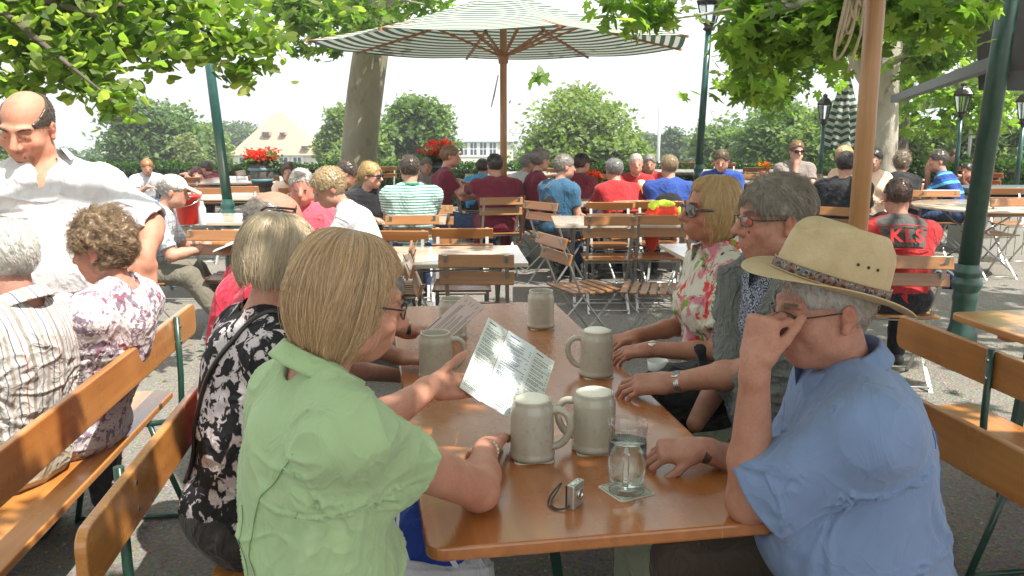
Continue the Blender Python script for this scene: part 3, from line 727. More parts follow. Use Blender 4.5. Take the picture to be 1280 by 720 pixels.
def glasses(p, mat, lensmat, sun=False, name=None, rimr=.0012, w=.052, h=.034, up=False, dz=.004, dy=0):
    m = MB(); L = p['L']; s = p['s']
    tp = lambda x, y, z: (L(x, y, z) if not up else L(x, y - .055, z + .062))
    for q in (-1, 1):
        th = np.linspace(0, 2 * pi, 25)[:-1]; cx = q * .0335
        X = cx + w / 2 * np.sign(np.cos(th)) * np.abs(np.cos(th)) ** .75; Z = dz + h / 2 * np.sign(np.sin(th)) * np.abs(np.sin(th)) ** .75
        Yv = .106 + dy - (np.abs(X) / .062) ** 2 * .014
        m.tube([tp(a, b, c) for a, b, c in zip(X, Yv, Z)], rimr * s, 6, closed=True)
        m.tube([tp(q * (.0335 + w / 2), .094 + dy, dz + .008), tp(q * .076, .080, dz + .006), tp(q * .0805, .03, dz + .005), tp(q * .0815, -.01, dz + .004), tp(q * .080, -.03, dz - .012)], rimr * (1.3 if not sun else 2.2) * s, 6)
    m.tube([tp(-.010, .104 + dy, dz + .004), tp(0, .107 + dy, dz + .008), tp(.010, .104 + dy, dz + .004)], rimr * s, 6)
    g = m.build(name or ('sunglasses' if sun else 'glasses'), mat, p['root'], p['off'])
    for q in (-1, 1):
        m = MB(); th = np.linspace(0, 2 * pi, 25)[:-1]; cx = q * .0335
        P0 = []
        for k in (0.02, .5, 1.0):
            X = cx + k * w / 2 * np.sign(np.cos(th)) * np.abs(np.cos(th)) ** .75; Z = dz + k * h / 2 * np.sign(np.sin(th)) * np.abs(np.sin(th)) ** .75
            Yv = .107 + dy + .002 * (1 - k) - (np.abs(X) / .062) ** 2 * .014
            P0.append([tp(a, b, c) for a, b, c in zip(X, Yv, Z)])
        m.grid(np.array(P0), closev=True); o = m.build('lens', lensmat, g, p['off'])
    return g
# ---------------------------------------------------------------- leaves and trees
def _fan(out): return np.array([(0, 0, 0)] + [(x, y, z) for x, y, z in out]), [(0, i + 1, (i + 1) % len(out) + 1) for i in range(len(out))]
def _plane_tpl():
    P = []
    for a, r in ((-90, .12), (-62, .42), (-30, .32), (-12, .55), (8, .30), (30, .52), (44, .62), (58, .36), (76, .60), (90, .78), (104, .60), (122, .36), (136, .62), (150, .52), (172, .30), (192, .55), (210, .32), (242, .42)):
        P.append((r * cos(radians(a)), r * sin(radians(a)), -.12 * r * r + .03 * sin(a)))
    return _fan(P)
def _heart_tpl():
    P = []
    for a, r in ((-90, .28), (-68, .46), (-40, .50), (-5, .48), (30, .50), (60, .60), (90, .80), (120, .60), (150, .50), (185, .48), (220, .50), (248, .46)):
        P.append((r * .95 * cos(radians(a)), r * sin(radians(a)), -.16 * abs(cos(radians(a))) * r))
    return _fan(P)
TPL = dict(plane=_plane_tpl(), heart=_heart_tpl(), quad=(np.array([(0, -.5, 0), (.38, 0, .10), (0, .6, 0), (-.38, 0, .10)]), [(0, 1, 2, 3)]),
           tri=(np.array([(0, -.5, 0), (.42, .1, .1), (0, .6, 0), (-.42, .1, -.05)]), [(0, 1, 2, 3)]))
def leafcloud(name, P, size, tpl, cols, mat, parent=None, off=None, up=.6, cvar=.25):
    V0, F0 = TPL[tpl]; n = len(P); k = len(V0)
    N = rng.normal(size=(n, 3)); N[:, 2] = np.abs(N[:, 2]) * 1.0 + up; N /= np.linalg.norm(N, axis=1)[:, None]
    D = rng.normal(size=(n, 3)); D[:, 2] -= .5; D -= N * (D * N).sum(1)[:, None]; D /= np.linalg.norm(D, axis=1)[:, None]
    X = np.cross(D, N); sz = size * rng.uniform(.6, 1.25, n)
    V = P[:, None, :] + sz[:, None, None] * (V0[None, :, 0:1] * X[:, None, :] + V0[None, :, 1:2] * D[:, None, :] + V0[None, :, 2:3] * N[:, None, :])
    F_ = np.array(F0)[None, :, :] + (np.arange(n) * k)[:, None, None]
    ci = rng.integers(0, len(cols), n); C = np.array(cols)[ci] * rng.uniform(1 - cvar, 1 + cvar, (n, 1)); C = np.repeat(C, k, 0)
    return mk(name, V.reshape(-1, 3), [F_.reshape(-1, F_.shape[2])], mat, parent, False, np.clip(C, 0, 1), off)
LEAF = leafmat('leaf', .42); LEAFN = leafmat('near_leaf', .68, .4)
def barkmat(name, c1, c2, c3, sc=3):
    g = G(name); v = g.obj((1, 1, .45)); n = g.noise(v, sc, 5, .6, .8); vo = g.n('TexVoronoi', 0, Vector=g.n('VectorMath', operation='MULTIPLY_ADD', i0=g.noise(v, 4, 3, out=1), i1=(.5, .5, .5), i2=v), Scale=sc * 1.6)
    c = g.ramp(n, [(.3, c1), (.52, c2), (.72, c3)]); c = g.mix(g.ramp(vo, [(.25, 0), (.32, .35)]), c, c3)
    return g.fin(c, .85, g.bump(g.noise(v, sc * 6, 5, .7), .5, .03))
BARK = barkmat('plane_bark', (.13, .12, .075), (.21, .19, .125), (.32, .29, .20)); BARKP = barkmat('pale_bark', (.16, .13, .09), (.36, .32, .25), (.52, .48, .40)); BARKD = barkmat('dark_bark', (.05, .04, .03), (.09, .07, .05), (.13, .11, .09), 8)
def trunk(parent, off, paths, mat, name='trunk', n=20):
    m = MB()
    for pts, r in paths:
        pts = np.asarray(pts, float); t = np.linspace(0, 1, len(pts)); tt = np.linspace(0, 1, 14)
        P = np.stack([np.interp(tt, t, pts[:, i]) for i in range(3)], 1); P[1:-1] = (P[:-2] + P[1:-1] * 2 + P[2:]) / 4
        rr = np.interp(tt, np.linspace(0, 1, len(r)), r) * (1 + .06 * vnoise(P * 2))
        m.tube(P, rr, n)
    return m.build(name, mat, parent, off)
def clumps(cen, rad, nc, per, cs, shell=.55):
    """clump centres through the volume of an ellipsoid, leaves gathered about each"""
    d = rng.normal(size=(nc, 3)); d /= np.linalg.norm(d, axis=1)[:, None]; r = rng.uniform(shell, 1, (nc, 1))
    C = np.array(cen) + d * r * np.array(rad); C = np.repeat(C, per, 0); return C + rng.normal(size=C.shape) * cs * np.array([1, 1, .6])
def garden_tree(label, base, hgt, blobs, cols, leaf, nl, name='leafy_tree', tr=.25, group='trees beyond the garden hedge', bark=None, cs=None):
    """blobs: ((x,y,z),(rx,ry,rz)) about the base; leaves in clumps"""
    base = np.asarray(base, float); root = thing(name, label, 'tree', base, 0, group)
    top = base + V3(0, 0, hgt * .75); path = [(([base, base + V3(tr * .3, 0, hgt * .4), top]), [tr, tr * .7, tr * .25])]
    P = []; vol = sum(np.prod(b[1]) ** (2 / 3) for b in blobs)
    for c, r in blobs:
        c = base + np.array(c); k = max(60, int(nl * (np.prod(r) ** (2 / 3)) / vol)); per = 26; nc = max(4, k // per)
        P.append(clumps(c, np.array(r) * .93, nc, per, cs or min(r) * .13 + .12, .45)); path.append(([base + V3(0, 0, hgt * .32), (base + V3(0, 0, hgt * .4) + c) / 2 + V3(.1, .1, .1), c], [tr * .45, tr * .25, tr * .08]))
    trunk(root, base, path, bark or BARKD, n=8)
    leafcloud('crown', np.concatenate(P), leaf, 'quad', cols, LEAF, root, base, .5)
    return root
# ---------------------------------------------------------------- materials of the place
WT = wood('table_wood', (.33, .105, .026), (.44, .155, .040), 1, .24, .5, wear=.6)
WB = wood('bench_wood', (.42, .155, .035), (.55, .24, .065), 1, .25, .6)
WC = wood('chair_wood', (.28, .115, .035), (.38, .17, .055), 0, .32, .35)
WL = wood('light_table_wood', (.58, .46, .34), (.72, .60, .46), 0, .25, .9)
WP = wood('pole_wood', (.34, .16, .055), (.50, .26, .10), 2, .4, .3)
WR = wood('rib_wood', (.30, .13, .05), (.42, .20, .08), 1, .45, .2)
GREEN = paint('green_paint', (.006, .055, .045), .3); GREEND = paint('dark_green_paint', (.010, .045, .030), .35)
STEEL = simple('galvanised_steel', (.42, .42, .40), .38, .2, 30, 80, .1, .002, Metallic=.75)
CHROME = simple('bright_steel', (.62, .61, .58), .22, .1, 20, bst=0, Metallic=1.0)
GOLD = simple('gold', (.75, .5, .2), .25, .1, 20, bst=0, Metallic=1.0)
BLACK = simple('black_plastic', (.015, .015, .016), .35, .1, bst=0); BLACKM = simple('black_frame', (.02, .014, .012), .3, .1, bst=0)
LENS = simple('dark_lens', (.012, .008, .008), .06, .1, bst=0, Coat_Weight=1.0)
def clearmat(name, col=(1, 1, 1), rough=.0, ior=1.45):
    g = G(name); p = g.n('BsdfGlass', Color=(*col, 1), Roughness=rough, IOR=ior); g.t.links.new(p, g.out.inputs[0]); return g.m
GLASS = clearmat('clear_glass', (.985, .995, .99), 0, 1.3); WATER = clearmat('drink_water', (.97, .985, .97), 0, 1.33)
def clear_wall():
    g = G('thin_clear_glass'); p = g.n('BsdfTransparent', Color=(.95, .97, .96, 1)); q = g.n('BsdfGlossy', Color=(1, 1, 1, 1), Roughness=.02); lw = g.n('LayerWeight', 1, Blend=.5); f = g.math('ADD', .05, g.math('MULTIPLY', g.math('POWER', lw, 3), .55))
    mx = g.n('MixShader', i0=f, i1=p, i2=q); g.t.links.new(mx, g.out.inputs[0]); return g.m
THINGL = clear_wall()
def thinglass():
    g = G('spectacle_lens'); p = g.n('BsdfTransparent', Color=(.80, .78, .74, 1)); q = g.n('BsdfGlossy', Color=(1, 1, 1, 1), Roughness=.03)
    mx = g.n('MixShader', i0=.13, i1=p, i2=q); g.t.links.new(mx, g.out.inputs[0]); return g.m
TLENS = thinglass()
# ---------------------------------------------------------------- ground and land
def gravel():
    g = G('gravel'); v = g.obj(); n1 = g.noise(v, 1.3, 4, .6); n2 = g.noise(v, 60, 5, .75); vo = g.n('TexVoronoi', 0, Vector=v, Scale=70); vc = g.n('TexVoronoi', 1, Vector=v, Scale=70)
    c = g.ramp(n2, [(.3, (.11, .10, .085)), (.5, (.23, .215, .185)), (.72, (.37, .35, .31))]); c = g.mix(.35, c, g.mix(1.0, vc, (.35, .33, .29), 'MULTIPLY'))
    c = g.mix(g.ramp(n1, [(.35, 0), (.7, .4)]), c, (.17, .14, .105)); d = g.noise(v, 9, 6, .7); c = g.mix(g.ramp(d, [(.62, 0), (.72, .5)]), c, (.10, .085, .06))
    h = g.math('ADD', g.math('MULTIPLY', vo, .8), n2); return g.fin(c, .92, g.bump(h, .9, .010), Specular_IOR_Level=.2)
def grassland():
    g = G('land'); v = g.obj(); n = g.noise(v, .03, 6, .7); c = g.ramp(n, [(.35, (.06, .085, .045)), (.5, (.10, .13, .06)), (.62, (.15, .15, .09)), (.75, (.06, .08, .05))])
    return g.fin(c, .95, None, Specular_IOR_Level=.1)
gx = np.linspace(-26, 26, 27); m = MB(); m.grid([[(x, y, 0) for x in gx] for y in np.linspace(-10, 24, 18)][::-1], False); tag(m.build('ground', gravel()), kind='structure')
m = MB(); R_ = [14, 25.5, 34, 50, 80, 140, 300, 700, 1600, 3200, 6000]; Zs = [-.5, -.5, -3.2, -7, -12, -22, -42, -60, -60, -50, -10]
rows = []
for r, z in zip(R_, Zs):
    row = []
    for a in np.linspace(-180, 180, 73):
        x, y = r * 1.2 * sin(radians(a)), r * cos(radians(a)); q = np.array([[x * .004, y * .004, .5]])
        zz = z + (float(vnoise(q)[0]) * 45 * min(1, max(0, (r - 700) / 2500)) if r > 700 else 0)
        row.append((x * (2.0 if r < 30 else 1), y, zz))
    rows.append(row)
m.grid(rows[::-1]); tag(m.build('land', grassland()), kind='structure')
# loose leaves and twigs on the gravel
P = np.stack([rng.uniform(-6, 6, 900), rng.uniform(.5, 14, 900), np.full(900, .012)], 1)
tag(leafcloud('fallen_leaves', P, .035, 'tri', [(.22, .15, .05), (.30, .22, .08), (.12, .13, .04)], LEAF, up=3), 'small dry leaves scattered on the gravel', 'leaves', kind='stuff')
# pebbles so that the gravel has a real relief near by
n = 9000; P = np.stack([rng.uniform(-2.6, 2.8, n), 1.0 + 9 * rng.uniform(0, 1, n) ** 1.5, np.full(n, .002)], 1); V0 = np.array([(1, 0, 0), (0, 1, 0), (-1, 0, 0), (0, -1, 0), (0, 0, .8)], float)
a = rng.uniform(0, 6.3, n); sz = rng.uniform(.003, .009, n)[:, None, None]
V = V0[None] * sz * rng.uniform(.6, 1.3, (n, 1, 3)); V = np.stack([V[..., 0] * np.cos(a)[:, None] - V[..., 1] * np.sin(a)[:, None], V[..., 0] * np.sin(a)[:, None] + V[..., 1] * np.cos(a)[:, None], V[..., 2]], -1) + P[:, None, :]
F_ = np.array([(0, 1, 4), (1, 2, 4), (2, 3, 4), (3, 0, 4)])[None] + (np.arange(n) * 5)[:, None, None]
tag(mk('pebbles', V.reshape(-1, 3), [F_.reshape(-1, 3)], attrmat('pebble', .9, sss=0, tint=(.8, .8, .8)), None, False, np.repeat(np.array([(.30, .28, .25)]) * rng.uniform(.4, 1.4, (n, 1)), 5, 0)), 'loose grey grit of the gravel yard', 'gravel', kind='stuff')
# ---------------------------------------------------------------- hedge
def hedge(label, a, b, h, w=.6, leaf=.06, n=9000):
    a = np.array([*a, 0.]); b = np.array([*b, 0.]); root = thing('hedge', label, 'hedge', (a + b) / 2); d = b - a; L = np.linalg.norm(d); u = d / L; pn = V3(-u[1], u[0], 0)
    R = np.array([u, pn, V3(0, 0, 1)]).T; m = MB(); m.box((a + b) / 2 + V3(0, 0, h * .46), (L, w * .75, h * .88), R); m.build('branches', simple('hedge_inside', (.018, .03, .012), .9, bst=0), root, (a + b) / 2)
    t = rng.uniform(0, L, n); f = rng.uniform(0, 1, n); zz = np.where(f < .35, h + rng.normal(0, .035, n), rng.uniform(0.05, h, n)); s_ = np.where(f < .35, rng.uniform(-w / 2, w / 2, n), np.where(rng.uniform(size=n) < .8, -w / 2, w / 2) + rng.normal(0, .04, n))
    zz = zz + .04 * vnoise(np.stack([t * 2, s_ * 0, s_ * 0], 1)); P = a + t[:, None] * u + s_[:, None] * pn; P[:, 2] = zz
    leafcloud('foliage', P, leaf, 'tri', [(.035, .075, .018), (.055, .11, .025), (.025, .055, .015)], LEAF, root, (a + b) / 2, .2); return root
hedge('clipped dark green hedge along the far edge of the garden', (-13.5, 17.5), (6.8, 16.8), 0.78, n=30000)
hedge('looser ivy hedge behind the striped-shirt man\'s table', (5.4, 14.2), (16, 13.2), .95, n=20000)
# ---------------------------------------------------------------- far trees
g1 = [(.105, .17, .065), (.145, .21, .085), (.075, .13, .055)]; g2 = [(.16, .225, .075), (.20, .26, .10), (.12, .18, .065)]; g3 = [(.18, .22, .11), (.21, .24, .13)]; g4 = [(.07, .12, .07), (.09, .14, .08)]
def bt(label, px, py0, py1, Y, wpx, cols, name='leafy_tree', nl=9000, leaf=.20, seed=1):
    """tree whose crown spans py0..py1 and wpx pixels at depth Y"""
    r_ = random.Random(seed); wpx = wpx * 1.18; py1 += 14; c = A(px, (py0 + py1) / 2, Y); W = wpx / FPX * Y / 2; Hh = (py1 - py0) / FPX * Y / 2
    zb = -.5 - max(0, (Y - 24)) * .28; base = V3(c[0], Y, zb); cz = c[2] - zb; bl = [((0, 0, cz), (W * .72, W * .6, Hh * .85))]
    for i in range(7):
        a = r_.uniform(0, 6.28); q = r_.uniform(.35, .62); bl.append(((W * q * cos(a), W * .5 * r_.uniform(-1, 1), cz + Hh * q * sin(a) * .95), (W * r_.uniform(.32, .45), W * .35, Hh * r_.uniform(.28, .42))))
    return garden_tree(label, base, cz + Hh, bl, cols, leaf, nl, name, tr=.02 * (cz + Hh))
bt('round dense green tree beside the standing waiter\'s shoulder', 178, 112, 240, 38, 128, g1, nl=14000, leaf=.24, seed=3)
bt('pale weeping willow strands beside the round tree', 234, 155, 235, 36, 34, g3, 'willow_tree', 4000, .18, 5)
bt('mid green tree behind the green lamp post and farmhouse', 256, 142, 240, 44, 66, g2, nl=9000, seed=7)
bt('yellow green tree between farmhouse roof and thick trunk', 426, 126, 250, 40, 58, g2, nl=10000, seed=8)
bt('bushy tree just behind the thick plane trunk', 455, 150, 250, 34, 90, g2, nl=6000, seed=18)
bt('blue green round tree above the red geranium tub', 522, 102, 250, 36, 104, g1 + g2[:1], nl=14000, leaf=.22, seed=9)
bt('broad spreading apple tree behind the parasol pole', 724, 104, 235, 30, 160, g2 + g3[:1], 'apple_tree', 20000, .19, 10)
bt('small conical dark tree right of the flagpole', 842, 150, 215, 60, 34, g4, nl=3000, leaf=.3, seed=12)
bt('hazy pale tree line clump behind the flagpole', 808, 158, 215, 75, 40, g4, nl=2500, leaf=.4, seed=13)
bt('low hazy trees between lamp post and big oak', 880, 165, 215, 80, 70, g4, nl=4000, leaf=.4, seed=14)
bt('large dark green tree above the man in sunglasses', 980, 122, 225, 30, 135, g1, nl=15000, leaf=.2, seed=15)
bt('bright green shrubby tree behind the second lantern', 1128, 150, 230, 24, 80, g2, nl=7000, leaf=.16, seed=16)
bt('dark green tree behind the striped-shirt man', 1160, 110, 225, 29, 90, g1, nl=9000, leaf=.2, seed=17)
bt('tall leafy tree behind the thick green post', 1235, 60, 230, 26, 120, g1 + g2, nl=14000, leaf=.17, seed=19)
bt('olive tree at the far end of the awning', 1290, 90, 240, 30, 110, g2, nl=9000, leaf=.19, seed=21)
bt('pale green tree peeking beside the waiter\'s neck', 2, 150, 250, 34, 60, g2, nl=4000, seed=22)
bt('far low trees on the slope below the willow', 95, 178, 240, 70, 120, g4, nl=4000, leaf=.45, seed=23)
bt('distant pale trees beyond the white manor', 600, 172, 220, 120, 110, g4, nl=5000, leaf=.4, seed=24)
bt('mid green tree filling the gap right of the thick trunk', 498, 135, 240, 45, 100, g2 + g1[:1], nl=9000, leaf=.24, seed=31)
bt('rounded tree behind the tall green lamp post', 905, 140, 225, 38, 110, g1 + g2[:1], nl=9000, leaf=.22, seed=32)
bt('leafy tree behind the closed striped parasol', 1052, 118, 225, 27, 120, g1 + g2, nl=13000, leaf=.18, seed=33)
bt('yellowish tree beyond the manor roof', 628, 150, 230, 110, 60, g2, nl=7000, leaf=.23, seed=34)
bt('broad green tree behind the farmhouse', 300, 140, 230, 95, 70, g1 + g4, nl=7000, leaf=.42, seed=35)
# ---------------------------------------------------------------- plane trees of the garden
def shady_cluster(lst, tpl, size, cols, root, off, name='crown', mat=None):
    P = []; mu = 1.45 if tpl == 'heart' and size < .08 else (.95 if name == 'crown' and size < .13 else .68 if name == 'crown' else 1)
    for c, r, nn, per, cs in lst: P.append(clumps(c, r, int(nn * mu), per, cs, .1))
    return leafcloud(name, np.concatenate(P), size, tpl, cols, mat or LEAFN, root, off, .45)
gp = [(.14, .22, .055), (.19, .26, .075), (.10, .17, .045)]; gl = [(.13, .20, .05), (.19, .26, .075), (.10, .16, .045), (.27, .31, .12), (.16, .22, .06)]
def branches(root, off, paths, mat): trunk(root, off, paths, mat, 'limb', 7)
# trunk 1
b0 = A(449, 225, 12.8); b0[2] = 0; t1 = thing('plane_tree', 'thick leaning grey-barked plane tree behind the striped parasol', 'tree', b0)
trunk(t1, b0, [([b0, A(447, 205, 12.8), A(458, 100, 12.8), A(474, 0, 12.8), A(485, -90, 12.8)], [.34, .265, .255, .25, .22])], BARK)
q = A(485, -90, 12.8); branches(t1, b0, [([q - V3(0, 0, .3), q + V3(-1.5, -.5, 1), q + V3(-3, -1, 1.2)], [.14, .08, .03]), ([q - V3(0, 0, .3), q + V3(1.5, -.8, 1.3), q + V3(3, -1, 1.5)], [.14, .08, .03]), ([A(470, 20, 12.8), A(420, 10, 12.0), A(360, 25, 11.5)], [.04, .025, .01]), ([A(470, 20, 12.8), A(500, 0, 12), A(530, 5, 11.5)], [.03, .02, .01])], BARK)
shady_cluster([(A(400, 15, 11.6), (1.0, .8, .42), 44, 9, .14), (A(372, 62, 11.4), (.28, .3, .22), 5, 8, .1), (A(352, 5, 11.5), (.5, .5, .4), 26, 9, .14), (A(455, 25, 12.0), (.5, .3, .35), 26, 9, .15), (A(420, 52, 11.8), (.3, .3, .15), 8, 8, .1), (A(540, 0, 12), (.5, .4, .15), 12, 8, .12), (q + V3(0, 0, 1.6), (3.6, 3.2, 1.2), 300, 16, .3)], 'plane', .17, gp, t1, b0)
# trunk 2 (pale, forked) and 3
b0 = A(1105, 215, 13.5); b0[2] = 0; t2 = thing('plane_tree', 'pale patchy-barked plane tree behind the wooden parasol pole', 'tree', b0)
trunk(t2, b0, [([b0, A(1106, 200, 13.5), A(1102, 130, 13.5), A(1098, 60, 13.5), A(1100, 0, 13.5), A(1104, -60, 13.5)], [.24, .19, .24, .34, .34, .26]), ([A(1098, 125, 13.5), A(1080, 90, 13.4), A(1068, 50, 13.3), A(1066, -10, 13.3), A(1050, -80, 13.3)], [.10, .16, .17, .15, .12])], BARKP)
q = A(1104, -60, 13.5); branches(t2, b0, [([A(1066, 0, 13.4), A(1020, 20, 12), A(960, 60, 11)], [.09, .05, .015]), ([A(1090, 90, 13.5), A(1150, 60, 12.5), A(1220, 40, 12)], [.07, .045, .015]), ([q, q + V3(2, -1, 1.2)], [.15, .05]), ([q, q + V3(-2.5, -1, 1.2)], [.15, .05])], BARKP)
shady_cluster([(A(1000, 50, 11.5), (.9, .9, .6), 84, 10, .17), (A(968, 112, 11.5), (.45, .7, .34), 32, 10, .15), (A(962, 45, 10.5), (.45, .6, .42), 40, 9, .15), (A(1155, 25, 12), (.9, .6, .5), 70, 10, .17), (A(1150, 75, 12.5), (.7, .5, .3), 30, 10, .15), (A(1200, 130, 14.5), (1.3, .6, .55), 90, 10, .17), (A(1215, 40, 12), (.7, .6, .6), 60, 10, .16), (q + V3(0, -.5, 1.5), (4.2, 3.6, 1.3), 340, 16, .3)], 'plane', .16, gp, t2, b0)
b0 = A(1123, 210, 17); b0[2] = 0; t3 = thing('plane_tree', 'darker slim trunk standing just behind the pale plane tree', 'tree', b0)
trunk(t3, b0, [([b0, A(1122, 190, 17), A(1122, 110, 17), A(1130, 60, 17), A(1145, 0, 17)], [.24, .20, .20, .18, .14])], BARKD)
shady_cluster([(A(1150, 30, 17), (2.0, 1.2, 1.0), 110, 12, .25), (A(1240, 20, 17), (1.6, 1.2, .9), 80, 12, .25)], 'plane', .2, gp, t3, b0)
# linden over the standing man: trunk outside the frame
b0 = V3(-5.2, 3.4, 0); t4 = thing('linden_tree', 'linden tree with heart-shaped leaves hanging over the standing waiter', 'tree', b0)
trunk(t4, b0, [([b0, b0 + V3(.1, 0, 2.0), b0 + V3(.3, .2, 4.5)], [.26, .2, .14])], BARKD)
branches(t4, b0, [([b0 + V3(.2, 0, 2.4), A(-80, -40, 4.6), A(60, 0, 4.6), A(170, 40, 4.7)], [.09, .05, .025, .008]), ([A(60, 0, 4.6), A(200, 10, 4.9), A(300, 60, 5.0)], [.025, .014, .005]), ([A(-40, -20, 4.6), A(60, 60, 4.4), A(140, 125, 4.3)], [.03, .014, .004]), ([b0 + V3(.3, 0, 3.2), V3(-2, 2, 3.6), V3(0, 2.5, 3.9)], [.09, .05, .02]), ([b0 + V3(.3, 0, 3.2), V3(-3, .5, 3.6), V3(-1, -1, 3.9)], [.09, .05, .02])], BARKD)
L4 = [(A(30, 20, 4.8), (.60, .5, .30), 50, 10, .09), (A(60, 60, 4.7), (.55, .4, .26), 34, 9, .08), (A(110, 85, 4.6), (.32, .3, .18), 20, 8, .07), (A(140, 118, 4.5), (.12, .15, .13), 9, 7, .05), (A(25, 108, 4.6), (.22, .2, .06), 10, 8, .05),
      (A(175, 45, 4.8), (.42, .3, .22), 26, 8, .07), (A(235, 62, 4.9), (.40, .3, .16), 20, 7, .07), (A(290, 40, 5.0), (.34, .3, .26), 22, 7, .07), (A(300, 88, 5.0), (.16, .15, .09), 6, 6, .05), (A(240, 0, 5), (.9, .5, .2), 34, 8, .08), (A(90, -10, 4.8), (.7, .5, .25), 50, 9, .09)]
shady_cluster(L4, 'heart', .064, gl, t4, b0)
shady_cluster([(V3(-2.6, 1.2, 4.0), (1.7, 2.2, .55), 130, 13, .2), (V3(-1.2, -1.6, 4.0), (2.2, 1.8, .6), 150, 13, .2)], 'heart', .13, gl, t4, b0, 'upper_crown')
# big plane tree overhead on the right: trunk outside the frame
b0 = V3(4.9, 1.8, 0); t5 = thing('plane_tree', 'plane tree with broad lobed leaves hanging into view above the lamp post', 'tree', b0)
trunk(t5, b0, [([b0, b0 + V3(-.1, 0, 2.2), b0 + V3(-.3, .3, 5)], [.3, .22, .16])], BARKP)
branches(t5, b0, [([b0 + V3(-.1, 0, 2.6), A(1180, -40, 5.2), A(1010, 0, 5.6), A(900, 40, 6.0)], [.10, .06, .03, .008]), ([A(1010, 0, 5.6), A(930, 10, 6.0), A(800, 30, 6.2)], [.02, .012, .004]), ([A(1180, -40, 5.2), A(1100, 10, 6.0), A(1020, 80, 6.5)], [.03, .015, .005]), ([b0 + V3(-.2, 0, 3.4), V3(2, 2, 3.9), V3(0, 3, 4.2)], [.1, .06, .02]), ([b0 + V3(-.2, 0, 3.4), V3(2.4, 0, 3.9), V3(.5, -1, 4.2)], [.1, .06, .02])], BARKP)
L5 = [(A(968, 12, 6.0), (.28, .4, .18), 28, 8, .10), (A(815, 18, 6.2), (.22, .3, .16), 14, 8, .09), (A(985, 35, 5.9), (.45, .4, .26), 38, 8, .10), (A(935, 72, 6.6), (.22, .3, .16), 14, 8, .09), (A(935, 105, 7.0), (.40, .3, .14), 16, 8, .09), (A(1060, 30, 5.6), (.4, .4, .25), 28, 8, .10), (A(1085, -5, 5.5), (.6, .5, .2), 34, 8, .10),
      (A(1150, 20, 5.8), (.35, .3, .2), 18, 8, .10), (A(760, 4, 6.2), (.2, .2, .06), 5, 6, .08), (A(668, 95, 6.0), (.05, .05, .03), 2, 4, .05), (A(1205, 20, 5.6), (.3, .3, .15), 12, 8, .1)]
shady_cluster(L5, 'plane', .125, gp + [(.13, .2, .05)], t5, b0)
shady_cluster([(V3(2.7, .3, 4.4), (1.9, 1.8, .5), 170, 13, .2), (V3(1.0, -.4, 4.3), (1.5, 1.5, .4), 130, 13, .2), (V3(.2, -2.2, 4.4), (2.4, 1.5, .5), 110, 12, .22), (V3(3.6, 5.2, 4.8), (2.2, 1.8, .4), 80, 12, .22), (V3(6.2, 5.6, 5.2), (2.0, 2.2, .4), 80, 12, .25), (V3(3.6, 2.8, 4.8), (1.6, 1.2, .4), 70, 12, .22)], 'plane', .19, gp, t5, b0, 'upper_crown')
# ---------------------------------------------------------------- main table
TD = nrm(V3(-.17, 1, 0)); TR = V3(TD[1], -TD[0], 0); TZ = math.atan2(-TD[0], TD[1]); TC = (T(537, 684, .77) + T(990, 655, .77) + T(487, 382, .77) + T(690, 378, .77)) / 4; TC[2] = 0
TL = 2.42; TW = .80
def onT(u, v, z=.77): return TC + TR * u + TD * v + V3(0, 0, z)
def beer_table(c, rz, L, W, label, top, group='long beer garden tables'):
    t = thing('beer_table', label, 'table', c, rz, group); m = MB(); m.prism(rrect(W, L, .045), .738, .770); m.build('tabletop', top, t, bevel=.006)
    [MB().box((0, q * (L / 2 - .30), .722), (W * .86, .07, .03)).build('batten', WB, t) for q in (-1, 0, 1)]
    for q in (-1, 1):
        y = q * (L / 2 - .36)
        for r_ in (-1, 1):
            m = MB(); m.bar((r_ * .24, y, .706), (r_ * .30, y, .0), .045, .03, (0, 1, 0)); m.build('leg', GREEND, t, bevel=.003)
        m = MB(); m.box((0, y, .20), (.54, .03, .03)); m.box((0, y, .690), (.52, .035, .03)); m.bar((0, y, .68), (0, y - q * .42, .70), .03, .012); m.bar((0, y, .22), (0, y - q * .45, .70), .028, .012); m.build('crossbar', GREEND, t)
    return t
beer_table(TC, TZ, TL, TW, 'long varnished orange-brown beer table with the stoneware mugs on it', WT)
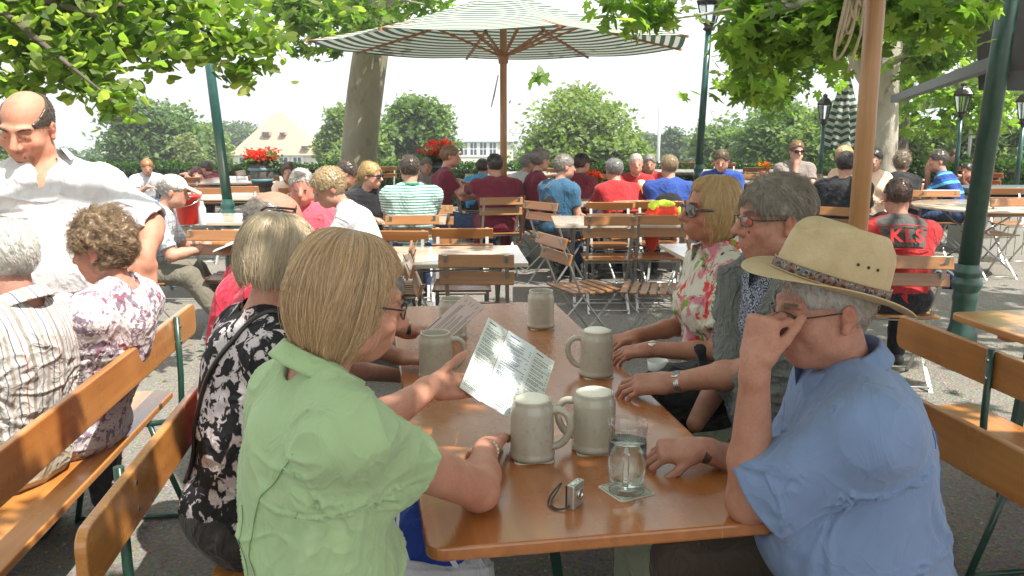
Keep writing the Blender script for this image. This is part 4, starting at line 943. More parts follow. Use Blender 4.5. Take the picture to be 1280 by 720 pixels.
def bench(back_top_pt, dirv, L, side, label, so=.32):
    """back_top_pt: point on the top edge of the backrest at its near end; side +1: the seat lies on the +x side"""
    d = nrm(np.array([dirv[0], dirv[1], 0.])); rz = math.atan2(-d[0], d[1]); o = np.array([back_top_pt[0], back_top_pt[1], 0.])
    t = thing('beer_bench', label, 'bench', o, rz, 'green-framed beer benches with backrests'); s = side
    m = MB(); lean = rotx(0); R = roty(-s * 8)
    poly = rrect(.135, L, .04); Rb = roty(90) ; m.prism([(a, b + L / 2) for a, b in poly], -.012, .012, Rb @ np.eye(3) , (0, 0, .795)); bp = m.build('backrest', WB, t, bevel=.005)
    m = MB(); m.prism([(a + s * .24, b + L / 2) for a, b in rrect(.27, L, .03)], .435, .462); m.build('seat', WB, t, bevel=.005)
    for k, y in enumerate((so, L - so)):
        m = MB(); m.tube([(-s * .024, y, .87), (-s * .024, y, .62), (-s * .018, y, .50), (s * .03, y, .43), (s * .12, y, .418), (s * .36, y, .418)], .0125, 10)
        m.build('back_strut', GREEND, t)
        [MB().tube([(s * .014, y, z), (-s * .04, y, z)], .007, 10).build('bolt', CHROME, t) for z in (.83, .765)]
        for a, b in ((.36, .44), (.12, -.02)):
            m = MB(); m.tube([(s * a, y, .43), (s * (a + b) / 2, y, .2), (s * b, y, .0)], .0125, 8); m.build('leg', GREEND, t)
        m = MB(); m.tube([(s * .44, y, .012), (-s * .02, y, .012)], .011, 8); m.build('foot_rail', GREEND, t)
    return t
pa = T(140, 700, .862); pa = T(120, 640, .862); pb = T(252, 474, .862); d = nrm(pb - pa); BLn = pa - d * .10
bench(BLn, d, 2.2, 1, 'orange beer bench behind the woman in the green blouse')
pa = T(0, 560, .862); pb = T(240, 378, .862); d1 = nrm(pb - pa); bench(pb - d1 * 2.25, d1, 2.25, -1, 'orange beer bench with the striped-shirt old man sitting on it')
pa = T(1280, 567, .862); pb = T(1205, 526, .862); d = TD; bench(pb - d * 1.0, d, 2.2, -1, 'beer bench under the man in the straw hat', .62)
pa = T(1280, 451, .862); pb = T(1126, 393, .862); d2 = nrm(pb - pa); bench(pb - d2 * 2.3, d2, 2.3, 1, 'empty beer bench with a sunlit seat beside the thick green post', .58)
c = T(1217, 386, .77); beer_table(c + V3(.40, -1.15, -.77) + TD * 0, math.atan2(-d2[0], d2[1]), 2.3, .78, 'orange beer table beside the empty bench', WB)
c = T(-90, 420, .77); beer_table(V3(-2.15, 2.4, 0), math.atan2(-d1[0], d1[1]), 2.2, .7, 'beer table mostly cut off beside the striped-shirt old man', WB)
# ---------------------------------------------------------------- things on the main table
def stoneware():
    g = G('stoneware'); v = g.obj(); n = g.noise(v, 30, 5, .6); n2 = g.noise(v, 400, 2); c = g.mix(n, (.40, .37, .295), (.50, .46, .375)); c = g.mix(g.ramp(n2, [(.62, 0), (.68, .35)]), c, (.22, .19, .14))
    return g.fin(c, g.ramp(n, [(.3, .22), (.7, .4)]), g.bump(g.noise(v, 120, 3), .15, .002), Coat_Weight=.5, Coat_Roughness=.15)
SW = stoneware(); FOAM = simple('beer_foam', (.82, .78, .66), .9, .08, 60, 250, .6, .003); BEER = simple('beer', (.30, .12, .01), .1, .1, bst=0, Transmission_Weight=.5)
DARKIN = simple('mug_inside', (.10, .09, .07), .5, .1, bst=0)
def stein(label, p, hang, foam=True, h=.160, r=.0575, tilt=None):
    t = thing('beer_stein', label, 'beer mug', p, radians(hang), 'stoneware beer steins on the long table'); m = MB()
    pr = [(0, 0.001), (r * .97, .001), (r * 1.05, .004), (r * 1.06, .012), (r * 1.01, .018), (r, .024), (r * 1.0, h * .78), (r * .985, h * .84), (r * .90, h * .915), (r * .885, h * .95), (r * .89, h * .985), (r * .875, h), (r * .82, h), (r * .81, h * .97), (r * .80, h * .90), (r * .80, h * .80), (0, h * .80)]
    m.lathe(pr, n=48); m.build('body', SW, t)
    m = MB(); pts = [(r * .84, 0, h * .80), (r * 1.25, 0, h * .835), (r * 1.62, 0, h * .76), (r * 1.78, 0, h * .60), (r * 1.70, 0, h * .42), (r * 1.42, 0, h * .26), (r * 1.12, 0, h * .20), (r * .9, 0, h * .19)]
    q = np.array(pts); tt = np.linspace(0, 7, 28); P = np.stack([np.interp(tt, range(8), q[:, i]) for i in range(3)], 1)
    for _ in range(3): P[1:-1] = (P[:-2] + 2 * P[1:-1] + P[2:]) / 4
    m.tube(P, .0102, 12); m.build('handle', SW, t)
    if foam:
        m = MB(); m.lathe([(0, h * .995 + .010), (r * .3, h + .0095), (r * .6, h + .006), (r * .77, h + .001), (r * .805, h * .97), (r * .79, h * .93)], n=40); m.build('foam', FOAM, t)
    return t
CO = simple('beer_mat_card', (.60, .56, .46), .85, .1, 40, 200, .1, .001); COP = simple('beer_mat_print', (.16, .24, .16), .85, .2, 60, bst=0)
def coaster(label, p, rz):
    t = thing('beer_mat', label, 'coaster', p, radians(rz), 'square beer mats under the drinks'); m = MB(); m.prism(rrect(.104, .104, .012, 4), 0, .0016); m.build('card', CO, t)
    m = MB(); m.mi = 0
    for k in range(44):
        a = k * 2 * pi / 44; m.box((.041 * cos(a), .041 * sin(a), .0019), (.0035, .0018 + .002 * (k % 3), .0004), rotz(math.degrees(a)))
    for q in (-1, 1): m.box((q * .046, 0, .0019), (.002, .08, .0004)); m.box((0, q * .046, .0019), (.08, .002, .0004))
    m.build('print', COP, t); return t
def put(px, py, z=.770): return T(px, py, z)
STN = [('foam-topped stoneware stein gripped beside the unfolded menu', (665, 574), -8, True, 8), ('foam-topped stoneware stein just behind the clear glass mug', (742, 564), 165, True, 5), ('stoneware stein in front of the floral-blouse woman\'s hands', (745, 472), 175, True, 12),
       ('empty-looking stoneware stein with its handle towards the menu', (545, 475), 12, False, 6), ('stoneware stein standing alone at the far table end', (676, 412), 110, False, 10), ('stoneware stein half hidden behind the folded menu card', (566, 424), 60, False, 30)]
for lb, (px, py), hg, fm, cr in STN:
    p = put(px, py - 4, .7725); stein(lb, p, hg, fm)
    coaster('beer mat under the ' + lb.split(' stein ')[0].replace('empty-looking ', 'empty ') + ' stein ' + ' '.join(lb.split(' stein ')[1].split()[:9]), p - V3(0, 0, .0020), cr)
# glass mug
gp0 = put(783, 612, .7725); t = thing('glass_mug', 'clear dimpled glass mug half filled with water', 'glass', gp0, radians(-100)); m = MB(); R0 = .047; H0 = .174
prof = [(0, .001), (R0 * .9, .001), (R0 * .98, .006), (R0, .018), (R0 * 1.0, .030), (R0 * 1.03, .045), (R0 * .99, .060), (R0 * 1.03, .075), (R0 * .99, .09), (R0 * 1.02, .105), (R0 * .97, .120), (R0 * .985, .132), (R0 * 1.0, .150), (R0 * .99, H0), (R0 * .96, H0), (R0 * .955, .135), (R0 * .95, .10), (R0 * .945, .05), (R0 * .85, .022), (R0 * .5, .014), (0, .013)]
prof = [(r, z * (1.0875 if z < H0 - .001 else 1)) for r, z in prof]; th = np.arange(64) * 2 * pi / 64; P = []
for i, (r, z) in enumerate(prof):
    k = 1 - (.030 * (np.abs(np.sin(th * 4.5)) ** .6) if 4 <= i <= 10 and i % 2 == 0 else 0 * th); P.append(np.stack([r * k * np.cos(th), r * k * np.sin(th), z + 0 * th], 1))
m.grid(np.array(P), closev=True); m.build('body', THINGL, t)
m = MB(); q = np.array([(R0 * .97, 0, .118), (R0 * 1.4, 0, .124), (R0 * 1.72, 0, .105), (R0 * 1.75, 0, .075), (R0 * 1.6, 0, .045), (R0 * 1.2, 0, .030), (R0 * .99, 0, .030)]); tt = np.linspace(0, 6, 26); P = np.stack([np.interp(tt, range(7), q[:, i]) for i in range(3)], 1)
for _ in range(3): P[1:-1] = (P[:-2] + 2 * P[1:-1] + P[2:]) / 4
m.tube(P, .0075, 14); m.build('handle', GLASS, t)
m = MB(); m.lathe([(0, .0135), (R0 * .49, .0145), (R0 * .855, .0225), (R0 * .949, .05), (R0 * .954, .126), (R0 * .87, .125), (0, .1245)], n=48); m.build('water', WATER, t)
coaster('beer mat with a printed ring under the clear glass mug', gp0 - V3(0, 0, .0020), 28)
# compact camera with wrist strap
cp = put(719, 632, .770); t = thing('compact_camera', 'small silver compact camera standing on edge with black wrist strap', 'camera', cp, radians(-32)); SIL = simple('silver_plastic', (.50, .49, .46), .3, .06, 60, bst=0, Metallic=.7)
m = MB(); m.prism(rrect(.020, .052, .004), 0, .058); m.build('body', SIL, t, bevel=.002)
m = MB(); m.box((-.0112, 0, .029), (.003, .050, .054)); m.box((-.0128, .002, .028), (.0012, .036, .042)); m.build('screen', BLACK, t, bevel=.0008)
m = MB(); m.lathe([(0, .0), (.013, .0), (.013, .003), (.009, .0035), (.0085, .001), (0, .001)], (.0100, .004, .030), 24, R=roty(90)); m.box((.0108, -.014, .048), (.0015, .012, .005)); m.build('lens', CHROME, t)
m = MB(); m.lathe([(0, .002), (.005, .002), (.005, 0)], (0, .012, .058), 16); m.box((0, -.012, .0585), (.009, .014, .0012)); m.build('button', CHROME, t)
sp = [V3(0, -.028, .010), V3(-.010, -.040, .004), V3(-.03, -.050, .003), V3(-.055, -.035, .003), V3(-.070, .0, .004), V3(-.072, .03, .010), V3(-.066, .05, .022), V3(-.060, .045, .026), V3(-.060, .02, .012), V3(-.058, -.010, .004), V3(-.045, -.035, .003), V3(-.02, -.045, .003), V3(0, -.030, .008)]
q = np.array(sp); tt = np.linspace(0, len(sp) - 1, 60); P = np.stack([np.interp(tt, range(len(sp)), q[:, i]) for i in range(3)], 1)
for _ in range(4): P[1:-1] = (P[:-2] + 2 * P[1:-1] + P[2:]) / 4
m = MB(); m.tube(P, .0017, 8); m.build('wrist_strap', BLACK, t)
# menus
PAP = simple('menu_paper', (.66, .69, .68), .6, .03, 10, bst=0); PAPG = simple('menu_panel', (.62, .65, .59), .6, .03, 10, bst=0); INK = simple('ink', (.05, .06, .18), .6, bst=0); INKG = simple('dark_ink', (.06, .07, .06), .6, bst=0); PAP2 = simple('backlit_menu_card', (.50, .38, .34), .5, .03, 10, bst=0)  # PAP2: pinkish tone of the backlit, shaded card put into its colour
def menu(name, label, O, Uv, Vv, panels, mats, rows, thick=.0012, seed=1):
    """O corner, Uv across, Vv up the page; printed lines lie on the +normal side"""
    n = nrm(np.cross(Uv, Vv)); t = thing(name, label, 'menu', O); r_ = random.Random(seed); U0 = np.array(Uv); V0 = np.array(Vv); W = np.linalg.norm(U0); u = U0 / W; v = nrm(V0 - u * (V0 @ u)); Hh = V0 @ v; R = np.array([u, v, n]).T; x = 0
    for k, (fr, mat, ang) in enumerate(panels):
        w = W * fr; Rp = R @ roty(ang); m = MB(); m.box(O + R @ V3(x, 0, 0) + Rp @ V3(w / 2, Hh / 2, 0), (w - .0008, Hh, thick), Rp); pn = m.build('page', mats[mat], t, O)
        m = MB(); y = Hh * .95; c0 = O + R @ V3(x, 0, 0)
        m.box(c0 + Rp @ V3(w * .3, y, thick / 2 + .0003), (w * .35, .0035, .0003), Rp); y -= .012; par = 0
        while y > Hh * .06:
            if par == 0: par = r_.randint(1, 3); y -= .0045; m.box(c0 + Rp @ V3(w * .9, y, thick / 2 + .0003), (w * .07, .0016, .0003), Rp)
            xx = w * .10; end = w * r_.uniform(.55, .82)
            while xx < end: lw = r_.uniform(.004, .012); m.box(c0 + Rp @ V3(xx + lw / 2, y, thick / 2 + .0003), (lw, .0016, .0003), Rp); xx += lw + .0016
            y -= .0050; par -= 1
        m.build('lettering', mats[2 + mat], pn, O)
        x += w * cos(radians(ang))
    return t
a = A(574, 484, 2.18); b = A(631, 410, 2.42); c = A(712, 464, 2.44); U_ = c - b; V_ = b - a; MU = nrm(U_); MN = nrm(np.cross(U_, V_)); MV = np.cross(MN, MU); MA = a
menu('menu_card', 'unfolded three-panel white menu held by the woman in green', a, U_, V_, [(.30, 1, 3), (.41, 0, -2), (.31, 1, 2)], [PAP, PAPG, INK, INKG], 26, seed=4)
a = A(519, 423, 3.02); b = A(582, 368, 3.20); d_ = A(545, 440, 2.98)
menu('menu_card', 'narrow menu card tinted pinkish for backlit shade held by the hand with a black watch', d_, b - a, a - d_, [(1.0, 0, 0)], [PAP2, PAP2, INKG, INKG], 20, seed=6)
m = MB(); pz = TC + TR * -.05 + TD * .9 + V3(0, 0, .7715); 
# ---------------------------------------------------------------- folding chairs and tables
def make_chair(label):
    t = thing('folding_chair', label, 'chair', (0, 0, 0), 0, 'folding garden chairs'); m = MB()
    for z, y in ((.812, -.255), (.700, -.215)): m.box((0, y, z), (.46, .017, .082), rotx(-16))
    m.build('backrest', WC, t, bevel=.004); m = MB()
    for k in range(6): m.box((0, -.16 + k * .068, .452 + .003 * abs(k - 2.5)), (.42, .050, .015))
    m.build('seat', WC, t, bevel=.003)
    for q in (-1, 1):
        m = MB(); m.bar((q * .185, -.285, .852), (q * .185, -.11, .45), .006, .024, (1, 0, 0)); m.bar((q * .185, -.11, .45), (q * .185, .23, .0), .006, .024, (1, 0, 0)); m.build('leg', STEEL, t)
        m = MB(); m.bar((q * .172, .19, .438), (q * .172, .02, .25), .006, .022, (1, 0, 0)); m.bar((q * .172, .02, .25), (q * .172, -.25, .0), .006, .022, (1, 0, 0)); m.build('leg', STEEL, t)
    for w_, y_, z_ in ((.185, .21, .035), (.172, -.235, .03), (.18, .19, .435), (.18, -.15, .435)): MB().tube([(-w_, y_, z_), (w_, y_, z_)], .006, 6).build('crossbar', STEEL, t)
    return t
CH0 = None
def chair(pt, az, label, seatc=False):
    """pt: point at the top of the backrest (or the seat centre when seatc)"""
    global CH0; F = azd(az); p = np.array([pt[0], pt[1], 0.]) + (F * .0 if seatc else F * .26); rz = math.atan2(-F[0], F[1])
    if CH0 is None: CH0 = make_chair(label); CH0.location = [float(v) for v in p]; CH0.rotation_euler = (0, 0, rz); return CH0
    return dup(CH0, p, rz, label)
def cpx(px, py, az, label): return chair(T(px, py, .84), az, label)
cpx(595, 321, 2, 'folding chair with its brown back to us at the bright table')
cpx(511, 326, 80, 'folding chair turned sideways beside the blonde bob')
cpx(497, 290, 182, 'sunlit folding chair behind the bright table, beside the white blouse')
cpx(578, 287, 178, 'folding chair behind the bright table, in front of the striped polo')
cpx(688, 296, 66, 'folding chair seen edge-on next to the parasol foot')
cpx(764, 272, -1, 'folding chair, one of a pair with backs to us, with empty slats')
cpx(826, 271, 3, 'folding chair, one of a pair, next to the floral blouse woman')
cpx(762, 254, 180, 'folding chair with dark straps hung over its back')
cpx(823, 253, 181, 'folding chair with the red and yellow jacket on it')
cpx(862, 296, -78, 'folding chair half hidden behind the woman in sunglasses')
cpx(270, 290, 6, 'empty folding chair beside the man in the cap')
cpx(1030, 236, 4, 'folding chair beside the man in the black shirt')
cpx(1158, 231, 0, 'folding chair behind the round table, upper of two overlapping backs')
cpx(1176, 239, 0, 'folding chair touching the rim of the round table')
cpx(1255, 236, 180, 'folding chair beyond the round table and thick post')
cpx(1264, 250, -8, 'folding chair between the round table and the frame edge')
cpx(536, 258, 4, 'folding chair close behind the striped polo back')
for i, (px, py, az) in enumerate(((262, 236, 180), (300, 234, 178), (372, 236, 182), (345, 250, 2), (440, 262, 3))): cpx(px, py, az, ['chair in the sunlit row, beside the red bucket', 'chair in the sunlit row, just before the green post', 'chair in the sunlit row, past the green post', 'chair beside the post base, before the pink shirt', 'chair at the steins\' table, before the thick trunk'][i])
far = [(985, 214, 180), (945, 213, 178), (930, 222, 2), (965, 224, 0), (1010, 222, 0), (905, 207, 180), (860, 206, 180), (640, 222, 0), (668, 226, 60), (590, 232, 10), (752, 222, 10), (700, 214, 180), (1225, 208, 180), (1265, 206, 178), (1205, 222, -60), (1240, 216, 0), (480, 212, 180), (445, 222, 90), (230, 226, 180), (330, 224, 180), (395, 226, 10), (1075, 208, 180), (1150, 214, 180)]
for px, py, az in far:
    c_ = chair(T(px, py, .80), az, 'small folding chair in the far rows of the garden'); c_['group'] = 'folding chairs in the far rows'
def ftable(c, rz, L, W, label, top=None, name='folding_table', group='folding garden tables'):
    t = thing(name, label, 'table', (c[0], c[1], 0), rz, group); m = MB(); m.prism(rrect(L, W, .015, 3), .722, .75); m.build('tabletop', top or WL, t, bevel=.003)
    for q in (-1, 1):
        m = MB(); x = q * (L / 2 - .18); m.bar((x, -W * .40, .715), (x, W * .38, .0), .006, .026, (1, 0, 0)); m.bar((x + .01, W * .40, .715), (x + .01, -W * .38, .0), .006, .026, (1, 0, 0)); m.build('leg', STEEL, t)
    [MB().tube([(-L / 2 + .18, y, z), (L / 2 - .18, y, z)], .007, 6).build('crossbar', STEEL, t) for y, z in ((W * .36, .03), (-W * .36, .03), (W * .38, .69), (-W * .38, .69))]; return t
c = (T(657, 333, .75) + T(641, 306, .75)) / 2; ftable(c - V3(.62, 0, 0), radians(5), 1.3, .80, 'bright pale-topped folding table in the middle of the gravel')
c = (T(692, 291, .75) + T(690, 274, .75)) / 2; ftable(c + V3(.72, .42, 0), 0, 1.4, .75, 'pale folding table behind the pair of empty chairs')
ftable(T(935, 312, .75), .1, 1.1, .7, 'pale folding table glimpsed behind the grey-haired man')
ftable(T(800, 252, .75), 0, 1.7, .75, 'folding table with the tall beer glass on it')
ftable(T(600, 231, .75), 0, 1.5, .7, 'folding table between the two men in dark red')
ftable(T(478, 272, .75), .05, 1.2, .7, 'folding table with two steins and a napkin before the blonde woman')
ftable(T(352, 293, .75), .1, 1.1, .8, 'folding table at the foot of the green post', WB); ftable(T(255, 272, .75), .0, 1.3, .8, 'sunlit folding table carrying the red bucket')
ftable(T(388, 290, .75), .0, 1.0, .7, 'folding table hidden before the couple in pink and white')
for i, (px, py, L) in enumerate(((330, 244, 2.2), (270, 226, 2.4), (360, 222, 2.4), (1000, 228, 1.6), (900, 213, 2.4), (655, 216, 1.4), (1075, 222, 1.8), (1250, 216, 2.0), (955, 206, 2.2))):
    ftable(T(px, py, .75), 0, L, .8, ['sunlit long table beyond the red bucket', 'sunlit far table under the couple by the hedge', 'sunlit far table under the flower tub', 'sunlit table of the man with chin in hand', 'pale far table beside the boy in blue', 'far table behind the parasol pole', 'far table of the black-shirt man\'s group', 'far table beside the grey bin', 'farthest pale table before the hedge'][i])
rt = T(1222, 256, .75); t = thing('round_table', 'round light wood folding table with crossed steel legs', 'table', (rt[0], rt[1], 0)); m = MB(); m.lathe([(0, .722), (.655, .722), (.66, .726), (.66, .746), (.655, .75), (0, .75)], n=56); m.build('tabletop', WL, t)
for k in range(4):
    a = radians(45 + 90 * k); m = MB(); m.tube([(.42 * cos(a), .42 * sin(a), .715), (0.03 * sin(a), .03 * cos(a), .36), (-.45 * cos(a + .3), -.45 * sin(a + .3), 0)], .011, 8); m.build('leg', STEEL, t)
# ---------------------------------------------------------------- parasols
def fabric(name, col, tr=.35):
    g = G(name); v = g.obj(); n = g.noise(v, 3, 4); c = g.mix(n, [x * .88 for x in col], [min(1, x * 1.08) for x in col]); d = g.n('BsdfDiffuse', Color=c); tl = g.n('BsdfTranslucent', Color=c); mx = g.n('MixShader', i0=tr, i1=d, i2=tl); g.t.links.new(mx, g.out.inputs[0]); return g.m
FW = fabric('white_canvas', (.52, .53, .47), .22); FG = fabric('green_canvas', (.06, .11, .085), .2); FGR = fabric('grey_canvas', (.36, .40, .42), .2)
def parasol(label, c, R, zr, za, rot, nseg=8, nring=26, striped=True, tilt=None, pole_r=.034, rope=True, poletop=None, hub_z=None, flap=.14):
    t = thing('parasol', label, 'parasol', (c[0], c[1], 0)); m = MB(); m.tube([(0, 0, 0), (0, 0, za - .02)], pole_r, 16); m.build('pole', WP, t)
    m = MB(); sub = 6; P = []
    for i in range(nring + 1):
        f = max(.02, i / nring); row = []
        for k in range(nseg):
            a0 = rot + 2 * pi * k / nseg; a1 = rot + 2 * pi * (k + 1) / nseg
            for j in range(sub):
                u = j / sub; x = R * f * ((1 - u) * cos(a0) + u * cos(a1)); y = R * f * ((1 - u) * sin(a0) + u * sin(a1)); z = za + (zr - za) * f - .035 * f * sin(pi * u) - .06 * sin(pi * f); row.append((x, y, z))
        P.append(row)
    P = np.array(P); ns = nseg * sub
    for i in range(nring):
        m.mi = (i % 2) if striped else 0; m.add(np.concatenate([P[i], P[i + 1]]), [(j, (j + 1) % ns, ns + (j + 1) % ns, ns + j) for j in range(ns)], True)
    o = m.build('canopy', FW if striped else FGR, t); o.data.materials.append(FG)
    hz = hub_z or zr - .12; m = MB()
    for k in range(nseg):
        a = rot + 2 * pi * k / nseg; e = V3(R * cos(a), R * sin(a), zr - .012); q = V3(.05 * cos(a), .05 * sin(a), za - .05); mid = q + (e - q) * .5 + V3(0, 0, -.075)
        m = MB(); m.bar(q, mid, .028, .03); m.bar(mid, e + V3(cos(a), sin(a), -.1) * .02, .026, .028); m.build('rib', WR, t)
        m = MB(); m.bar(V3(.05 * cos(a), .05 * sin(a), hz), q + (e - q) * .42 + V3(0, 0, -.085), .030, .024); m.build('strut', WR, t)
    m = MB(); m.lathe([(pole_r, hz - .10), (.055, hz - .08), (.062, hz - .02), (.062, hz + .03), (pole_r, hz + .05)], n=16); m.build('hub', WR, t)
    m = MB(); m.lathe([(0, za + .06), (.02, za + .055), (.04, za + .02), (.05, za - .01)], n=16); m.build('finial', WR, t)
    m = MB(); m.box((0, 0, .04), (.62, .62, .08)); m.build('base_slab', simple('concrete', (.22, .21, .20), .9), t, bevel=.01)
    if rope:
        m = MB(); tt = np.linspace(0, 1, 70)
        for k in range(4): m.tube([(-pole_r - .02 - .05 * sin(pi * u) * (1 + .2 * k), -.03 + .05 * sin(2 * pi * u + k), hz - .22 - .36 * abs(sin(pi * u)) * (.7 + .1 * k)) for u in tt[::3]], .006, 6)
        m.build('rope', simple('rope', (.42, .34, .22), .9, .2, 60), t)
    return t
pc = T(641, 318, 0); parasol('open parasol with green and white striped canopy on a wooden pole', (-.10, 10.3), 2.20, 2.50, 3.10, radians(14), pole_r=.040, nring=40)
# the parasol over the long table: only its pole is in view
wp = A(1083, 150, 3.35); t = parasol('big wooden parasol pole with coiled rope behind the gray-haired man', (wp[0], wp[1]), 1.75, 2.92, 3.45, radians(10), pole_r=.036, rope=False, hub_z=2.75)
m = MB(); rz_ = 2.16
for k in range(6):
    th = np.linspace(0, 2 * pi, 30); ph = k * .5; m.tube([(-.075 - .03 * cos(a + ph) - .01 * k, -.055 + .02 * sin(2 * a + k), rz_ - .03 * k + (.10 + .02 * (k % 3)) * sin(a)) for a in th], .0055, 6)
m.tube([(-.05, -.05, rz_ + .5), (-.06, -.05, rz_ + .1), (-.07, -.06, rz_ - .2), (-.11, -.07, rz_ - .34)], .0055, 6); m.build('rope', simple('rope', (.42, .34, .22), .9, .2, 60), t)
# closed striped parasol
cc_ = T(1052, 222, .0); cc_ = A(1052, 185, 14.5); t = thing('closed_parasol', 'closed green and white striped parasol beside the far lantern', 'parasol', (cc_[0], cc_[1], 0)); m = MB(); m.tube([(0, 0, 0), (0, 0, 2.3)], .03, 12); m.build('pole', WP, t); m = MB(); nr = 22; ns = 32
th = np.arange(ns) * 2 * pi / ns
for i in range(nr):
    m.mi = i % 2; rr = []
    for q in (i, i + 1):
        f = q / nr; r = (.03 + .26 * f ** .8) * (1 + .22 * np.cos(th * 8)); rr.append(np.stack([r * np.cos(th), r * np.sin(th) * .8, 2.38 - 1.20 * f + .03 * np.cos(th * 8) * f], 1))
    m.add(np.concatenate(rr), [(j, (j + 1) % ns, ns + (j + 1) % ns, ns + j) for j in range(ns)], True)
o = m.build('canopy', FW, t); o.data.materials.append(FG)
g_ = A(1215, 150, 22); t = thing('market_parasol', 'large pale grey flat canopy far behind the striped-shirt man', 'parasol', (g_[0], g_[1], 0)); m = MB()
m.grid([[(x * k, y * k, 1.66 + .42 * (1 - k)) for x, y in ((-2.3, -1.4), (2.3, -1.4), (2.3, 1.4), (-2.3, 1.4))] for k in (1, .66, .33, .02)], False, closev=True); m.build('canopy', FGR, t); m = MB(); m.tube([(0, 0, 0), (0, 0, 2.05)], .04, 10); m.build('pole', STEEL, t)
# awning top right
DK = simple('awning_underside', (.035, .030, .028), .8, .3, 3); DKM = simple('awning_metal', (.05, .05, .055), .4, .2)
a0 = A(1118, 124, 12.5); a1 = A(1245, 78, 7.6); t = thing('awning', 'dark awning roof with a long sloping arm at the garden edge', 'awning', (a1[0] + .8, a1[1], 0))
m = MB(); m.bar(a0, a1, .10, .10); m.build('arm', DKM, t, (a1[0] + .8, a1[1], 0)); m = MB()
pts = [A(1232, 112, 8.6), A(1330, 112, 6.2), A(1420, -140, 6.2), A(1225, -60, 8.6)]; n_ = nrm(np.cross(pts[1] - pts[0], pts[3] - pts[0])); m.add(np.array(pts + [p + n_ * .06 for p in pts]), [(3, 2, 1, 0), (4, 5, 6, 7), (0, 1, 5, 4), (1, 2, 6, 5), (2, 3, 7, 6), (3, 0, 4, 7)]); m.build('roof_panel', DK, t, (a1[0] + .8, a1[1], 0))
m = MB(); [m.bar(pts[0] + (pts[3] - pts[0]) * f - n_ * .05, pts[1] + (pts[2] - pts[1]) * f - n_ * .05, .05, .05) for f in (.02, .3, .6)]; m.build('rafter', DKM, t, (a1[0] + .8, a1[1], 0))
pz_ = A(1400, 150, 6.4); m = MB(); m.tube([(pz_[0], pz_[1], 0), (pz_[0], pz_[1], pz_[2] + .9)], .05, 10); m.build('post', DKM, t, (a1[0] + .8, a1[1], 0))
# ---------------------------------------------------------------- lamp posts
LG_ = clearmat('lantern_glass', (.85, .87, .85), .25)
def lantern_post(label, c, r, hl, collar=.78, lantern=True, top=None, base=True, name='lamp_post', lr=.13, lean=(0, 0), mat=None, ls=1.0):
    t = thing(name, label, 'lamp post' if lantern else 'post', (c[0], c[1], 0), 0, 'green cast iron posts of the garden'); mt = mat or GREEN; m = MB()
    if base:
        m.lathe([(r * 1.5, 0), (r * 1.5, .05), (r * 1.35, .08), (r * 1.18, .13), (r * 1.12, collar - .20), (r * 1.22, collar - .17), (r * 1.2, collar - .14), (r * 1.15, collar - .11)], n=28); m.build('pedestal', mt, t); m = MB()
        m.lathe([(r * 1.16, collar - .11), (r * 1.35, collar - .085), (r * 1.5, collar - .055), (r * 1.47, collar - .03), (r * 1.2, collar - .005), (r * 1.18, collar + .01), (r * 1.36, collar + .03), (r * 1.32, collar + .05), (r * 1.1, collar + .075), (r * 1.0, collar + .10)], n=28); m.build('collar', mt, t); m = MB()
        if r > .05: 
            m.tube([(0, 0, collar + .08), (lean[0], lean[1], hl)], [r, r * .92], 24)
        else: m.tube([(0, 0, collar + .08), (lean[0], lean[1], hl)], [r, r * .85], 16)
    else: m.tube([(0, 0, 0), (lean[0], lean[1], hl)], [r * 1.2, r * .8], 16)
    m.build('shaft', mt, t)
    if lantern:
        k = ls; x, y = lean; m = MB(); m.lathe([(r, 0), (r * 1.7, .02), (r * 1.2, .05), (lr * .45 * k, .08 * k), (lr * .62 * k, .10 * k)], (x, y, hl - .02), 16); m.lathe([(lr * 1.15 * k, .36 * k), (lr * 1.2 * k, .38 * k), (lr * .7 * k, .47 * k), (lr * .35 * k, .50 * k), (lr * .38 * k, .54 * k), (0, .57 * k)], (x, y, hl - .02), 4 if False else 6, smooth=False)
        for q in range(6): a = q * pi / 3; m.bar((x + lr * .62 * k * cos(a), y + lr * .62 * k * sin(a), hl - .02 + .10 * k), (x + lr * 1.08 * k * cos(a), y + lr * 1.08 * k * sin(a), hl - .02 + .36 * k), .014 * k, .014 * k)
        m.build('lantern_frame', BLACKM, t); m = MB(); m.lathe([(lr * .60 * k, .10 * k), (lr * 1.04 * k, .355 * k)], (x, y, hl - .02), 6, smooth=False); o = m.build('lantern_pane', LG_, t)
    return t
p1 = A(285, 262, 8.6); lantern_post('slim green post rising through the linden leaves beside the red bucket', p1, .050, 2.9, .78, False, lean=(-.14, 0))
p2 = A(873, 215, 12.0); lantern_post('tall green lamp post with a black lantern under plane leaves', p2, .050, 2.84, .95, True, lean=(.06, 0), lr=.15)
p3 = A(1208, 355, 6.4); lantern_post('thick dark green post with a moulded collar by the empty bench', p3, .074, 3.9, .49, False, lean=(.16, 0), mat=GREEND)
p4 = A(1027, 190, 14.0); lantern_post('short lamp post with lantern above the man in sunglasses', p4, .035, 1.60, .5, True, lr=.12, ls=.85)
p5 = A(1196, 200, 13.5); lantern_post('lamp post with lantern standing behind the striped-shirt man', p5, .035, 1.70, .5, True, lr=.13, ls=.95)
p6 = A(1275, 190, 12.5); lantern_post('lamp post with lantern cut off at the frame edge', p6, .035, 1.60, .5, True, lr=.13, ls=.9)
q = A(823, 190, 40); t = thing('flagpole', 'thin white flagpole far beyond the hedge', 'flagpole', (q[0], q[1], -4)); m = MB(); m.tube([(0, 0, 0), (0, 0, 9)], .07, 8); m.build('pole', simple('white_pole', (.6, .6, .6), .5), t)
